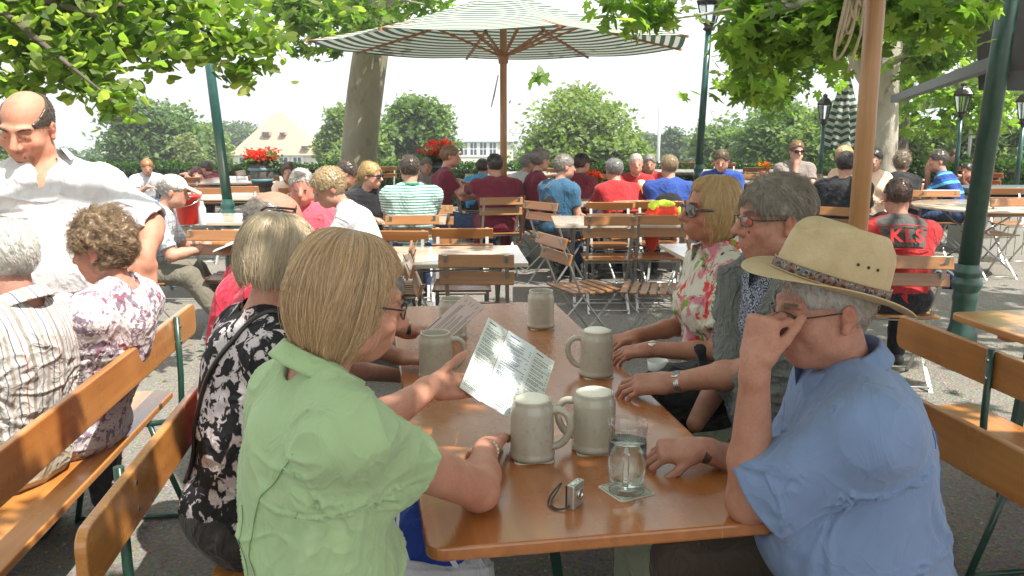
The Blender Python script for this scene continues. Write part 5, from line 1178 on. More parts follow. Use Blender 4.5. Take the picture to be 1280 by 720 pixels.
# ---------------------------------------------------------------- houses
WALL = simple('white_render', (.62, .58, .52), .9, .08, 2); ROOF = simple('pale_red_tiles', (.40, .28, .20), .85, .2, 5, 30, .4, .03); SLATE = simple('slate', (.24, .26, .30), .7, .1, 4); WIN = simple('window_glass', (.05, .07, .09), .2, .1, bst=0); WH = simple('white_trim', (.7, .7, .68), .6, .05, bst=0)
def house(label, cx, yr, ye, yb, Y, wpx, roofm, wins, name, ridge=.35, dorm=()):
    c = A(cx, ye, Y); W = wpx / FPX * Y; zr = A(cx, yr, Y)[2]; ze = c[2]; zb = A(cx, yb, Y)[2] - 3; D = W * .6; o = V3(c[0], Y, zb); t = thing(name, label, 'building', o); m = MB(); m.box((0, D / 2, (ze - zb) / 2), (W * .92, D, ze - zb)); m.build('wall', WALL, t)
    h1 = ze - zb; h2 = zr - zb; r_ = W / 2 * ridge; P = np.array([(-W / 2, -.3, h1), (W / 2, -.3, h1), (W / 2, D + .3, h1), (-W / 2, D + .3, h1), (-r_, D / 2, h2), (r_, D / 2, h2)]); m = MB(); m.add(P, [(0, 1, 5, 4), (1, 2, 5), (2, 3, 4, 5), (3, 0, 4), (3, 2, 1, 0)]); m.build('roof', roofm, t)
    for px, py, w, h in wins:
        q = A(px, py, Y) - o; m = MB(); m.box((q[0], -.02, q[2]), (w + .24, .12, h + .24)); f = m.build('window', WH, t); m = MB(); [m.box((q[0] + a * w / 4, -.09, q[2] + b * h / 4), (w / 2 - .1, .03, h / 2 - .1)) for a in (-1, 1) for b in (-1, 1)]; m.build('pane', WIN, f)
    for px, py, w in dorm:
        q = A(px, py, Y) - o; fr = (h2 - q[2]) / (h2 - h1); yy = -.3 * fr + (D / 2) * (1 - fr); m = MB(); m.box((q[0], yy - .1, q[2]), (w, .8, w * .45)); d_ = m.build('dormer', roofm, t); m = MB(); m.box((q[0], yy - .52, q[2]), (w * .7, .05, w * .3)); m.build('dormer_pane', WIN, d_)
    return t
house('small farmhouse with a steep pale red hipped roof and dormers', 343, 141, 194, 216, 70, 112, ROOF, [(305, 204, .7, 1.0), (322, 204, .7, 1.0), (355, 204, .7, 1.0), (372, 204, .7, 1.0)], 'farmhouse', .10, [(330, 167, .7), (351, 167, .5), (382, 184, .6)])
house('white manor with a slate roof and small paned windows', 590, 156, 177, 198, 85, 110, SLATE, [(580, 186, .7, 1.25), (592, 186, .7, 1.25), (604, 186, .7, 1.25), (566, 186, .7, 1.25), (616, 186, .7, 1.25)], 'manor_house', .7)
# ---------------------------------------------------------------- tubs of geraniums, bucket, bin, bags
def geranium(label, c, r, zt, fr, seed):
    t = thing('flower_tub', label, 'flower tub', (c[0], c[1], 0)); m = MB(); h = .30; m.lathe([(0, zt - h), (r * .80, zt - h), (r * .92, zt - h * .6), (r, zt), (r * .94, zt), (r * .9, zt - .06), (0, zt - .06)], n=24); m.build('tub', simple('tub_wood', (.07, .06, .05), .8, .3, 10), t)
    m = MB(); [m.lathe([(r * k, z), (r * k + .006, z + .005), (r * k + .006, z + .03), (r * k, z + .035)], n=24) for k, z in ((.90, zt - h * .75), (.985, zt - h * .28))]; m.build('hoop', simple('tub_hoop', (.10, .22, .25), .5), t)
    m = MB(); m.lathe([(0, 0), (r * .7, 0), (r * .5, .06), (r * .35, .10), (r * .35, zt - h - .05), (r * .8, zt - h)], n=16); m.build('stand', simple('stand_wood', (.16, .12, .09), .8), t)
    P = clumps((0, 0, zt + fr * .32), (fr, fr, fr * .5), 60, 16, .05, .2); leafcloud('foliage', P, .07, 'quad', [(.06, .12, .03), (.09, .17, .04)], LEAF, t)
    P = clumps((0, 0, zt + fr * .62), (fr * 1.05, fr * 1.05, fr * .55), 26, 36, .035, .7); P = P[P[:, 2] > zt + fr * .25]; leafcloud('blossom', P, .038, 'quad', [(.65, .03, .015), (.75, .07, .02), (.5, .02, .02)], LEAF, t)
geranium('wooden tub of bright red geraniums in front of the farmhouse', A(327, 212, 11.5), .155, A(327, 205, 11.5)[2], .20, 1)
geranium('tub of red geraniums behind the man in dark red', A(549, 205, 12.5), .16, A(549, 202, 12.5)[2], .27, 2)
geranium('low planter of leafy green by the parasol foot', A(733, 238, 11.5), .16, A(733, 232, 11.5)[2], .16, 3)
RED = simple('red_plastic', (.62, .025, .012), .3, .05, bst=0, Coat_Weight=.4)
q = T(236, 280, .7525); t = thing('bucket', 'bright red plastic bucket standing on a sunlit table', 'bucket', q); m = MB(); m.lathe([(0, .002), (.085, .002), (.09, .01), (.118, .235), (.126, .24), (.126, .252), (.116, .252), (.085, .02), (0, .02)], n=32); m.build('pail', RED, t); m = MB(); m.tube([(.12 * cos(a), -.02 - .10 * sin(a), .235 - .07 * sin(a)) for a in np.linspace(0, pi, 20)], .003, 6); m.build('handle', CHROME, t)
q = T(254, 282, .7525); t = thing('bottle', 'pale plastic bottle beside the red bucket', 'bottle', q); m = MB(); m.lathe([(0, .001), (.03, .001), (.032, .01), (.032, .15), (.014, .19), (.014, .21), (0, .21)], n=16); m.build('body', simple('milky_plastic', (.55, .6, .6), .3, .05, bst=0), t)
q = T(801, 250, .7525); t = thing('beer_glass', 'tall glass of golden wheat beer with a white head', 'glass', q); m = MB(); m.lathe([(0, .002), (.034, .002), (.032, .03), (.030, .07), (.036, .13), (.040, .17), (0, .17)], n=20); m.build('beer', simple('golden_beer', (.75, .33, .03), .08, .1, bst=0, Transmission_Weight=.4), t); m = MB(); m.lathe([(.040, .171), (.041, .20), (.039, .225), (0, .230)], n=20); m.build('foam', FOAM, t)
def small_stein(px, py, label, z=.7525): p = T(px, py, z); stein(label, p, 20, False)
small_stein(452, 266, 'stein on the far table, before the blonde woman, nearer the trunk'); small_stein(470, 267, 'stein on the far table, beside the folded napkin')
small_stein(668, 224, 'small distant stein on the table behind the parasol pole'); small_stein(586, 232, 'small distant stein between the men in dark red'); small_stein(440, 272, 'pale mug at the edge of the blonde woman\'s table')
q = T(483, 268, .7525); t = thing('napkin', 'white folded napkin on the blonde woman\'s table', 'napkin', q, .4); m = MB(); m.add([(-.05, 0, 0), (.05, 0, 0), (.05, .04, .09), (-.05, .04, .09), (-.05, .08, 0), (.05, .08, 0)], [(0, 1, 2, 3), (3, 2, 5, 4)]); m.build('paper', PAP, t)
q = T(955, 206, 0.0); q = A(955, 198, 13.5); t = thing('flower_pot', 'small orange flower pot on the far table', 'flower pot', (q[0], q[1], .755)); m = MB(); m.lathe([(0, 0), (.05, 0), (.06, .12), (0, .12)], n=14); m.build('pot', simple('terracotta', (.4, .15, .06), .8), t); leafcloud('blossom', clumps((0, 0, .2), (.11, .11, .08), 14, 12, .02, .3), .04, 'quad', [(.8, .25, .02), (.7, .08, .02), (.1, .2, .04)], LEAF, t)
q = A(1262, 225, 11.0); t = thing('storage_bin', 'pale slatted storage bin with a dark blue lid', 'bin', (q[0], q[1], 0)); m = MB(); [m.box((x * .1, 0, .36), (.092, .7, .72)) for x in range(-5, 6)]; m.build('body', simple('pale_boards', (.34, .33, .29), .7, .15), t); m = MB(); m.box((0, 0, .78), (1.2, .76, .07)); m.build('lid', simple('bin_lid', (.07, .10, .11), .5), t, bevel=.01)
def blob_thing(name, label, cat, c, parts, res=.008):
    t = thing(name, label, cat, c)
    for nm, mat, fn, amp in parts: b = S(); fn(b, np.asarray(c, float)); V, Q = b.mesh(res); V = folds(V, Q, amp, 9, P=V - c) if amp else V; mk(nm, V - c, [Q], mat, t)
    return t
CR = cloth('red_jacket', (.60, .05, .02)); CY = cloth('yellow_lining', (.50, .62, .05)); CB = cloth('black_bag', (.02, .02, .022)); CN = cloth('navy_cloth', (.02, .035, .11)); CW = cloth('white_cloth', (.62, .62, .62))
c = T(832, 272, .76); c = np.array([c[0], c[1] + .15, 0]); blob_thing('jacket', 'orange red jacket with yellow lining thrown over a chair', 'jacket', c, [('shell', CR, lambda b, o: (b.el(o + V3(0, 0, .76), (.17, .10, .11)), b.el(o + V3(-.10, -.03, .60), (.08, .06, .18)), b.el(o + V3(.1, -.02, .68), (.08, .07, .14))), .02), ('lining', CY, lambda b, o: (b.el(o + V3(.02, 0, .87), (.10, .07, .035)), b.el(o + V3(.15, -.03, .78), (.03, .05, .07)), b.el(o + V3(-.09, -.02, .85), (.045, .05, .04))), .012)])
c = T(764, 262, .76); c = np.array([c[0], c[1], 0]); t = thing('backpack_strap', 'pair of dark blue-white straps hung over a chair back', 'straps', c); m = MB()
for q in (-.17, .14): m.box((q, -.02, .70), (.045, .008, .22)); m.box((q, .0, .815), (.045, .05, .008)); m.box((q + .012, -.026, .70), (.008, .004, .22))
m.build('webbing', CN, t)
c = T(790, 300, .3); c = np.array([c[0], c[1] + .5, 0]); blob_thing('backpack', 'black backpack lying under the table of empty chairs', 'backpack', c, [('bag', CB, lambda b, o: (b.el(o + V3(0, 0, .52), (.22, .13, .08)), b.el(o + V3(.25, 0, .50), (.14, .12, .07))), .012)])
c = T(690, 296, .0); blob_thing('rucksack', 'red and black rucksack on the gravel by the parasol pole', 'rucksack', c, [('bag', CB, lambda b, o: (b.el(o + V3(0, 0, .20), (.11, .10, .20)),), .012), ('pocket', cloth('dark_red_bag', (.22, .03, .03)), lambda b, o: (b.el(o + V3(-.03, -.07, .17), (.08, .05, .13)),), .008)])
c = T(1180, 352, .42); t = thing('bicycle_helmet', 'blue and white bicycle helmet hanging by the cyclist\'s chair', 'helmet', c); b = S(); b.el(c, (.10, .13, .085)); b.el(c - V3(0, 0, .04), (.085, .11, .07), k=.004, op='s')
for q in (-.05, 0, .05): b.bx(c + V3(q, 0, .06), (.010, .09, .05), I3, .008, .004, 's')
V, Q = b.mesh(.006); mk('shell', V - c, [Q], simple('helmet_blue', (.02, .04, .25), .25, bst=0), t); m = MB(); [m.tube([(q, -.11, .015), (q, -.05, .075), (q, .05, .08), (q, .11, .02)], .012, 8) for q in (-.028, .028)]; m.build('trim', WH, t)
c = T(515, 640, .45); c = V3(-.20, 2.05, 0); blob_thing('blue_cloth', 'blue white-edged cloth lying on the bench under the table edge', 'cloth', c, [('fabric', stripes('blue_band', [(0, (.015, .04, .22)), (.88, (.6, .62, .65))], .09, 'X', (0, .5, 0)), lambda b, o: (b.el(o + V3(0, 0, .60), (.12, .16, .12)),), .01)])
c = A(822, 440, 3.0); c = V3(.62, 2.95, 0); blob_thing('handbag', 'black shoulder bag on the lap beside the floral blouse', 'handbag', c, [('bag', CB, lambda b, o: (b.el(o + V3(.03, -.05, .72), (.20, .12, .10)), b.rc(o + V3(.05, -.12, .78), o + V3(.02, -.10, .88), .02, .02)), .008)], .006)
c = T(292, 712, .46); c = V3(-.62, 1.55, 0); t = thing('handbag', 'black-strapped brown handbag on the bench behind the green blouse', 'handbag', c); b = S(); b.el(c + V3(0, 0, .56), (.10, .16, .10)); V, Q = b.mesh(.006); mk('bag', V - c, [Q], cloth('brown_bag', (.12, .06, .035)), t); m = MB(); m.tube([(-.06, -.12, .58), (-.07, -.10, .68), (-.02, 0, .74), (.0, .1, .68), (0, .12, .58)], .008, 8); m.build('strap', BLACK, t)
q = T(812, 468, .771); t = thing('saucer', 'white cup lying beside the wristwatch hand', 'cup', put(822, 466)); m = MB(); m.lathe([(0, .001), (.028, .001), (.035, .01), (.038, .045), (.035, .045), (.03, .008), (0, .006)], n=24); m.build('cup', simple('white_china', (.7, .7, .68), .2, .03, bst=0), t)
from mathutils import Vector
# ---------------------------------------------------------------- people: cloth patterns
def GRN(): return cloth('lime_blouse', (.33, .44, .235), .06, .8, .3, 7)
M_FLORBW = floral('black_white_floral', (.012, .012, .014), [(16, 7, .50, .53, (.50, .44, .45)), (34, 12, .56, .58, (.012, .012, .014)), (9, 5, .62, .64, (.44, .34, .34))])
M_FLORRED = floral('red_floral', (.56, .54, .44), [(13, 6, .53, .58, (.55, .20, .24)), (10, 5, .58, .62, (.60, .045, .035)), (15, 7, .60, .63, (.16, .30, .04)), (26, 9, .63, .66, (.07, .045, .035)), (12, 6, .66, .70, (.60, .28, .32))])
M_PAIS = floral('paisley', (.58, .53, .53), [(18, 9, .53, .55, (.22, .17, .22)), (38, 14, .55, .57, (.60, .55, .55)), (16, 8, .62, .64, (.24, .09, .13)), (44, 14, .59, .61, (.24, .16, .20))])
M_RING = rings('blue_ring_print', (.035, .045, .10), (.36, .37, .38), (.20, .22, .26), 55)
M_OLD = stripes('sand_stripes', [(0, (.50, .47, .44)), (.12, (.12, .13, .18)), (.16, (.52, .50, .46)), (.34, (.36, .10, .09)), (.37, (.52, .49, .46)), (.50, (.28, .25, .22)), (.60, (.52, .50, .47)), (.76, (.14, .15, .20)), (.79, (.50, .48, .45)), (.90, (.34, .30, .26))], .105, 'Y', (0, .3, .35), .35)
M_BLUE = cloth('blue_chambray', (.165, .225, .37), .07, .85, .25, 6)
M_WHITE = cloth('white_cotton', (.60, .59, .60), .03, .8, .3, 7); M_BLACK = cloth('black_cotton', (.018, .018, .02)); M_DRED = cloth('dark_red_cotton', (.15, .014, .03)); M_RED = cloth('red_jersey', (.38, .025, .028)); M_PINK = cloth('pink_cotton', (.62, .10, .14)); M_BLU = cloth('royal_blue_jersey', (.03, .07, .28)); M_TEAL = cloth('teal_jersey', (.035, .105, .18)); M_GREYP = cloth('grey_brown_plaid', (.26, .22, .20)); M_BEIGE = cloth('beige_cotton', (.40, .35, .25)); M_KHAKI = cloth('grey_khaki', (.16, .145, .11)); M_JEANS = cloth('denim', (.05, .08, .16)); M_GRYSW = cloth('grey_knit', (.13, .14, .125), .1, .95, .5, 14); M_SAGE = cloth('sage_trousers', (.33, .36, .24)); M_DK = cloth('dark_trousers', (.03, .026, .024)); M_SKY = cloth('sky_blue_cotton', (.06, .30, .55)); M_PEACH = cloth('peach_top', (.70, .50, .36)); M_WTR = cloth('white_trousers', (.55, .55, .55))
M_POLO = stripes('green_white_stripes', [(0, (.56, .60, .58)), (.55, (.04, .22, .17))], .024, 'Z', (0, 0, 0), .05)
M_BSTR = stripes('blue_cyan_stripes', [(0, (.015, .05, .22)), (.5, (.10, .42, .62)), (.75, (.02, .10, .36))], .13, 'Z', (.35, .25, 0), .1)
M_PLAID = plaid('pale_blue_plaid', (.58, .60, .62), (.22, .28, .38), (.45, .47, .50)); M_LPL = cloth('pale_shirt', (.5, .5, .52))
BR = lambda c: dict(style='short', col=c)
# ---------------------------------------------------------------- the seven at the long table
GRNM = GRN(); H = A(438, 378, 1.66); MF = nrm(MU * .62 + MV * .5)
p = person('woman in lime green blouse with dark blonde bob reading a menu', H, 62, -14, 0, 58, 'f', 1.03, .0036, (.50, .25, .17),
    (dict(w=MA - MF * .082 - MN * .026 + MV * .022, f=MF, b=-MN, pole=V3(0, .2, -1), curl=(0, 6, 6), th=(.42, .68, -.66), sleeve=.62, tc=4, spread=.15),
     dict(w=T(607, 562, .825), e=T(598, 612, .825), f=V3(.25, 1, -.04), b=V3(-.25, .05, 1), curl=(12, 18, 14), sleeve=.46)), GRNM, .60, .010, M_WTR, None,
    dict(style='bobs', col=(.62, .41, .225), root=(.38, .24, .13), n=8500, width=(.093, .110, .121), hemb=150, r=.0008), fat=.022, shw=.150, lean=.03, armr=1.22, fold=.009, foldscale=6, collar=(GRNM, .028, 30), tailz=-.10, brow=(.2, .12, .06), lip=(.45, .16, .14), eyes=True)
glasses(p, BLACKM, TLENS, rimr=.0016); PG = p
def wristband(p, sd, mat, name, r=.034, beads=0, th=.003, d=.02, w=1, at_=-.01, face=None, sx=1.0):
    Sp, E, Wp, HR, side, a = p['A'][sd]; u = nrm(Wp - E); c = Wp + u * at_; R = frame(u, HR[:, 2]); m = MB()
    aa = np.linspace(0, 2 * pi, 37)[:-1]
    if beads:
        for j in range(beads): t = 2 * pi * j / beads; m.sph(c + R @ V3(r * cos(t), .004 * sin(3 * t), r * .82 * sin(t)), th, 8)
    else:
        for k in range(w): m.tube([c + R @ V3(r * cos(t), (k - (w - 1) / 2) * th * 1.7, r * .82 * sin(t)) for t in aa], th, 8, closed=True)
    o = m.build(name, mat, p['root'], p['off'])
    if face is not None: m = MB(); m.lathe([(0, .0), (.017, 0), (.018, .003), (.016, .007), (0, .007)], c + R @ V3(0, 0, r * .80), 24, R=R); f = m.build('watch_case', CHROME, o, p['off']); m = MB(); m.lathe([(0, .0075), (.0145, .0075)], c + R @ V3(0, 0, r * .80), 24, R=R); m.build('dial', face, o, p['off'])
    return o
PEARL = simple('pearls', (.62, .58, .50), .2, .1, bst=0, Coat_Weight=.6)
wristband(p, 'L', GOLD, 'bracelet', .0300, 0, .0028, w=4, at_=-.018); wristband(p, 'R', PEARL, 'pearl_bracelet', .0315, 20, .0052, at_=-.015)
H = A(352, 328, 2.36)
p = person('woman with pale ash blonde bob in black and white floral blouse', H, 60, -8, 3, 58, 'f', 1.0, .0042, (.48, .25, .17), (dict(k='table', w=T(500, 470, .66), pole=V3(0, .3, -1), nohand=1), dict(k='table', w=V3(-.30, 2.12, .66), nohand=1)), M_FLORBW, .6, .014, M_DK, None,
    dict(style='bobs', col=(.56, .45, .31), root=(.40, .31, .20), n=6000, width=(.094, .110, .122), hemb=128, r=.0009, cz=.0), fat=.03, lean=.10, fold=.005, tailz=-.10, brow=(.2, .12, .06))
PW = p
H = A(346, 284, 2.95)
p = person('bald man in red shirt with sunglasses pushed up on his head', H, 58, -10, 0, 62, 'm', 1.0, .0045, (.42, .22, .15), (dict(w=T(513, 414, .85), f=V3(1, .1, .05), b=V3(0, .3, 1), curl=(25, 30, 25)), dict(w=T(500, 446, .815), f=V3(1, -.2, .0), b=V3(0, -.2, 1), curl=(45, 55, 40))), cloth('raspberry_shirt', (.50, .02, .05)), .5, .014, M_JEANS, None,
    dict(style='rim', col=(.17, .14, .12), thick=.002, n=1500, ln=.008), lean=.12, age=1, tailz=-.1)
glasses(p, BLACKM, LENS, True, up=True, rimr=.002); wristband(p, 'L', BLACK, 'wristwatch', .031, 0, .0035, w=3, face=DARKIN)
H = A(888, 264, 3.22)
p = person('tanned blonde woman in dark sunglasses and red floral blouse', H, -104, 2, 0, -98, 'f', 1.0, .0042, (.44, .20, .125), (dict(w=T(812, 437, .825), f=V3(-1, -.1, -.1), b=V3(0, -.25, 1), curl=(25, 30, 20)), dict(w=T(796, 420, .825), f=V3(-1, -.5, -.1), b=V3(0, -.2, 1), curl=(25, 30, 20))), M_FLORRED, .72, .016, M_BLACK, None,
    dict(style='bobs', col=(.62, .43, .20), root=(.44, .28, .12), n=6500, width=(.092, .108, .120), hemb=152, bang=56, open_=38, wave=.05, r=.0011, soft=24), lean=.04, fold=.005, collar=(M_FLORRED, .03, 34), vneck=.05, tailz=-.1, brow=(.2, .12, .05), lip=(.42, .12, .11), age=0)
glasses(p, simple('tortoise', (.06, .02, .015), .2, .3, 60, bst=0, Coat_Weight=1), LENS, True, w=.060, h=.044, rimr=.0022); wristband(p, 'L', GOLD, 'wristwatch', .028, 0, .003, w=2, face=PEARL); wristband(p, 'R', GOLD, 'bracelet', .028, 0, .0022)
H = A(967, 275, 2.62)
p = person('grey-haired man with glasses and a grey sweater over his shoulders', H, -100, -2, 0, -104, 'm', 1.05, .0040, (.45, .225, .15), (dict(w=T(840, 478, .825), f=V3(-1, .05, -.08), b=V3(-.05, -.35, 1), curl=(22, 38, 30), hs=1.12, th=(.5, .8, -.3), sleeve=.8, pole=V3(.3, -.3, -1)), dict(k='lap', sleeve=.8, nohand=1)), M_RING, .8, .015, M_SAGE, None,
    dict(style='short', col=(.26, .22, .17), thick=.013, n=4200, ln=.038, r=.0007), lean=.05, fold=.005, age=1, fat=.02, collar=(M_RING, .034, 22), tailz=-.1, brow=(.25, .2, .15))
glasses(p, BLACKM, TLENS, rimr=.0015, h=.028); wristband(p, 'L', CHROME, 'wristwatch', .032, 0, .0036, w=4, face=simple('dial', (.12, .13, .14), .3, bst=0), at_=-.022)
b = S(); N_ = p['N']; F_ = p['F']; U_ = p['U']; Rx_ = p['Rx']; SLp = p['SL']; SRp = p['SR']
pts = [SRp + V3(0, 0, .07), N_ - F_ * .095 + U_ * .03, SLp + U_ * .085 + F_ * .0 + Rx_ * .04, SLp + U_ * .02 + F_ * .10 + Rx_ * .03, p['P'] + U_ * .34 + F_ * .17 + Rx_ * -.10, p['P'] + U_ * .20 + F_ * .19 + Rx_ * -.12, p['P'] + U_ * .04 + F_ * .21 + Rx_ * -.12]
q = np.array(pts); tt = np.linspace(0, len(pts) - 1, 20); Pp = np.stack([np.interp(tt, range(len(pts)), q[:, i]) for i in range(3)], 1)
for _ in range(2): Pp[1:-1] = (Pp[:-2] + 2 * Pp[1:-1] + Pp[2:]) / 4
for i in range(19): b.rc(Pp[i], Pp[i + 1], .052 - .0006 * i, .052 - .0006 * (i + 1), .02)
EL_ = p['A']['L'][1]; b.rc(SLp + U_ * .03, SLp + (EL_ - SLp) * .55 + U_ * .01, .070, .066, .03); b.rc(SLp + U_ * .0 + F_ * .07, p['P'] + U_ * .26 + F_ * .13 - Rx_ * .10, .075, .085, .04); b.rc(SRp + U_ * .0 + F_ * .06, p['P'] + U_ * .28 + F_ * .13 + Rx_ * .06, .070, .080, .04); b.rc(SRp + U_ * .02, SRp + (p['A']['R'][1] - SRp) * .75, .068, .066, .03)
V, Q = b.mesh(.006); V = folds(V, Q, .014, 16, P=V - p['off']); mk('sweater', V - p['off'], [Q], M_GRYSW, p['root'])
# the man in the straw hat
H = A(1030, 386, 1.86)
p = person('man in straw hat and blue shirt resting his chin on one hand', H, -98, -8, 0, -84, 'm', 1.04, .0036, (.44, .22, .15),
    (dict(w=A(944, 458, 1.76), e=T(936, 626, .81), f=V3(.15, .10, 1), b=V3(-.80, -.5, .1), curl=(72, 80, 40), th=(.25, .85, -.5), tc=8, hs=1.0, spread=.2, sleeve=.86, flare=.030), dict(w=T(876, 562, .825), f=V3(-1, .05, -.05), b=V3(0, -.3, 1), curl=(40, 50, 35), th=(.5, .8, -.4), pole=V3(.3, .2, -1))), M_BLUE, .80, .016, cloth('brown_trousers', (.10, .075, .05)), None,
    dict(style='short', col=(.42, .38, .33), thick=.008, n=1500, ln=.025), fat=.065, shw=.19, lean=.11, armr=1.12, fold=.009, foldscale=5, age=1, collar=(M_BLUE, .036, 20), tailz=-.12, brow=(.3, .27, .22))
glasses(p, BLACKM, TLENS, rimr=.0013, h=.028); PH = p; wristband(p, 'R', simple('brown_leather', (.07, .025, .015), .5), 'wristband', .032, 0, .004, w=3)
# straw hat
def straw():
    g = G('straw'); v = g.obj(); a = g.n('TexWave', 1, Vector=v, Scale=95, Distortion=1.5, Detail=1); b_ = g.n('TexWave', 1, Vector=g.obj((1, 1, 1), (0, 0, 1.57)), Scale=95, Distortion=1.5, Detail=1)
    n = g.noise(v, 18, 5, .6); c = g.mix(g.ramp(n, [(.3, 0), (.7, 1)]), (.42, .31, .17), (.52, .405, .24)); h = g.noise(v, 420, 3, .6); c = g.mix(g.ramp(h, [(.45, 0), (.7, .35)]), c, (.30, .19, .08)); return g.fin(c, .6, g.bump(h, .35, .0012), Specular_IOR_Level=.35)
STRAW = straw(); L = p['L']; m = MB(); ns = 96; th = np.arange(ns) * 2 * pi / ns; Rh = p['R'] @ rotx(24) @ roty(-3); hc = L(0, -.014, .050); HSC = 1.07
cx, sy = np.cos(th), np.sin(th); P0 = []
def hrow(rx, ry, z, yo=0): return np.stack([rx * cx * HSC, ry * sy * HSC + yo, z + 0 * th], 1)
def crown_z(x, y):   # crown top with a lengthwise dent and a front pinch
    return .136 + .012 * (y < 0) * 0 - .026 * np.exp(-(x / .030) ** 2) * np.clip(1 - (np.abs(y + .0) / .12) ** 4, 0, 1) - .10 * np.clip((y - .02) / .1, 0, 1) ** 2 * .35 - .06 * np.clip((-y - .04) / .07, 0, 1) ** 2
for f in (.02, .2, .4, .6, .75, .86, .94, 1.0):
    r = hrow(.080 * f, .108 * f, 0); r[:, 2] = crown_z(r[:, 0], r[:, 1]) - (.006 if f == 1 else 0); P0.append(r)
def pinch(r, k): d = np.exp(-((th - pi / 2 - .55) / .28) ** 2) + np.exp(-((th - pi / 2 + .55) / .28) ** 2); r[:, 0] *= 1 - k * d; r[:, 1] *= 1 - k * .35 * d; return r
top = crown_z(.086 * cx, .115 * sy) - .014
for f in (0, .2, .45, .7, .9, 1.0):
    rr = hrow(.086 + .010 * f, .115 + .008 * f, 0); rr[:, 2] = top * (1 - f) + .004 * f; P0.append(pinch(rr, .16 * (1 - f)))
bs = 0
for f in (.08, .25, .45, .65, .82, .93, 1.0):
    rx, ry = .096 + .058 * f, .123 + .060 * f; z = .004 - .004 * f + .020 * f ** 2 * (np.abs(cx) ** 2) - .016 * f ** 1.3 * (sy ** 2) ; P0.append(np.stack([rx * cx * HSC, ry * sy * HSC, z], 1))
P1 = [r.copy() for r in P0[::-1]]
for i, r in enumerate(P1): r[:, 2] -= .003; r[:, :2] *= (.982 if i > 6 else 1 - .0 * i)
PP = np.concatenate([np.array(P0), np.array(P1)]); PP = hc + PP.reshape(-1, 3) @ Rh.T; m.grid(PP.reshape(len(P0) * 2, ns, 3), closev=True); hat = m.build('straw_hat', STRAW, p['root'], p['off'])
def band():
    g = G('hat_band'); v = g.obj(); n = g.noise(v, 90, 2, .5); c = g.ramp(n, [(.36, (.02, .02, .02)), (.42, (.25, .07, .03)), (.50, (.05, .12, .16)), (.58, (.32, .22, .10)), (.64, (.02, .02, .025))], 'CONSTANT'); return g.fin(c, .7, g.bump(n, .3, .002))
m = MB(); rows = []
for z, d in ((.0075, .0015), (.0085, .004), (.028, .0035), (.0295, .0005)): f = 1 - (z - .004) / .12; rows.append(hc + hrow(.086 + .010 * f + d, .115 + .008 * f + d, z) @ Rh.T)
m.grid(np.array(rows), closev=True); bd = m.build('hat_band', band(), hat, p['off'])
m = MB()
for zz in (.0072, .0295): f = 1 - (zz - .004) / .12; m.tube(hc + hrow(.086 + .010 * f + .003, .115 + .008 * f + .003, zz) @ Rh.T, .0016, 6, closed=True)
m.build('braid', simple('braid', (.40, .28, .14), .7), hat, p['off'])
m = MB(); 
for k in range(3):
    a = pi + (-.20 + .20 * k) + .12; m.sph(hc + Rh @ V3(.0985 * cos(a), .125 * sin(a), .066), .0034, 8)
m.build('eyelet', BLACKM, hat, p['off'])
# pen-like pocket pleat on the back of the shirt
# ---------------------------------------------------------------- the left-hand table
H = A(4, 326, 2.72)
p = person('white-haired old man in a striped shirt seen from behind', H, -70, -6, 0, -72, 'm', 1.03, .005, (.46, .25, .19), ('table', 'table'), M_OLD, .8, .016, M_BEIGE, (.16, .15, .13), dict(style='short', col=(.58, .56, .52), thick=.010, n=3500, ln=.022), fat=.02, age=1, seatpos=(H[0] - .05, H[1]), collar=(M_OLD, .034, 20), fold=.006, tailz=-.12)
H = A(128, 312, 3.02)
p = person('old woman with permed brown hair and glasses in a paisley blouse', H, -82, -10, 0, -80, 'f', .98, .0048, (.50, .26, .19), ('table', 'table'), M_PAIS, .9, .018, M_PAIS, (.1, .08, .06), dict(style='curly', col=(.26, .17, .095), thick=.020, n=5200, ln=.040, curl=.006, r=.0006), fat=.0, age=1, seatpos=(H[0] - .13, H[1] + .02), fold=.005, tailz=-.12)
glasses(p, GOLD, TLENS, rimr=.0012)
H = A(34, 160, 3.38)
p = person('balding waiter with a goatee standing in an open-necked white shirt', H, 178, -22, -4, 166, 'm', 1.12, .0045, (.52, .26, .17), (dict(w=A(182, 322, 3.32), e=A(188, 282, 3.44), f=V3(-.02, -.2, -1), b=V3(.7, -.7, 0), curl=(12, 22, 18), hs=1.05, sleeve=.98), dict(w=A(-75, 330, 3.2), pole=V3(-1, .4, 0), nohand=1)), M_WHITE, .85, .020, M_DK, (.02, .02, .02), dict(style='rim', col=(.07, .045, .03), thick=.006, n=1500, ln=.012), legs='stand', fat=.03, shw=.172, armr=1.12, fold=.011, foldscale=5, goatee=True, vneck=.12, collar=(M_WHITE, .026, 52), tailz=.10, brow=(.06, .04, .03), age=0, lean=-.02, neck=A(60, 206, 3.42))
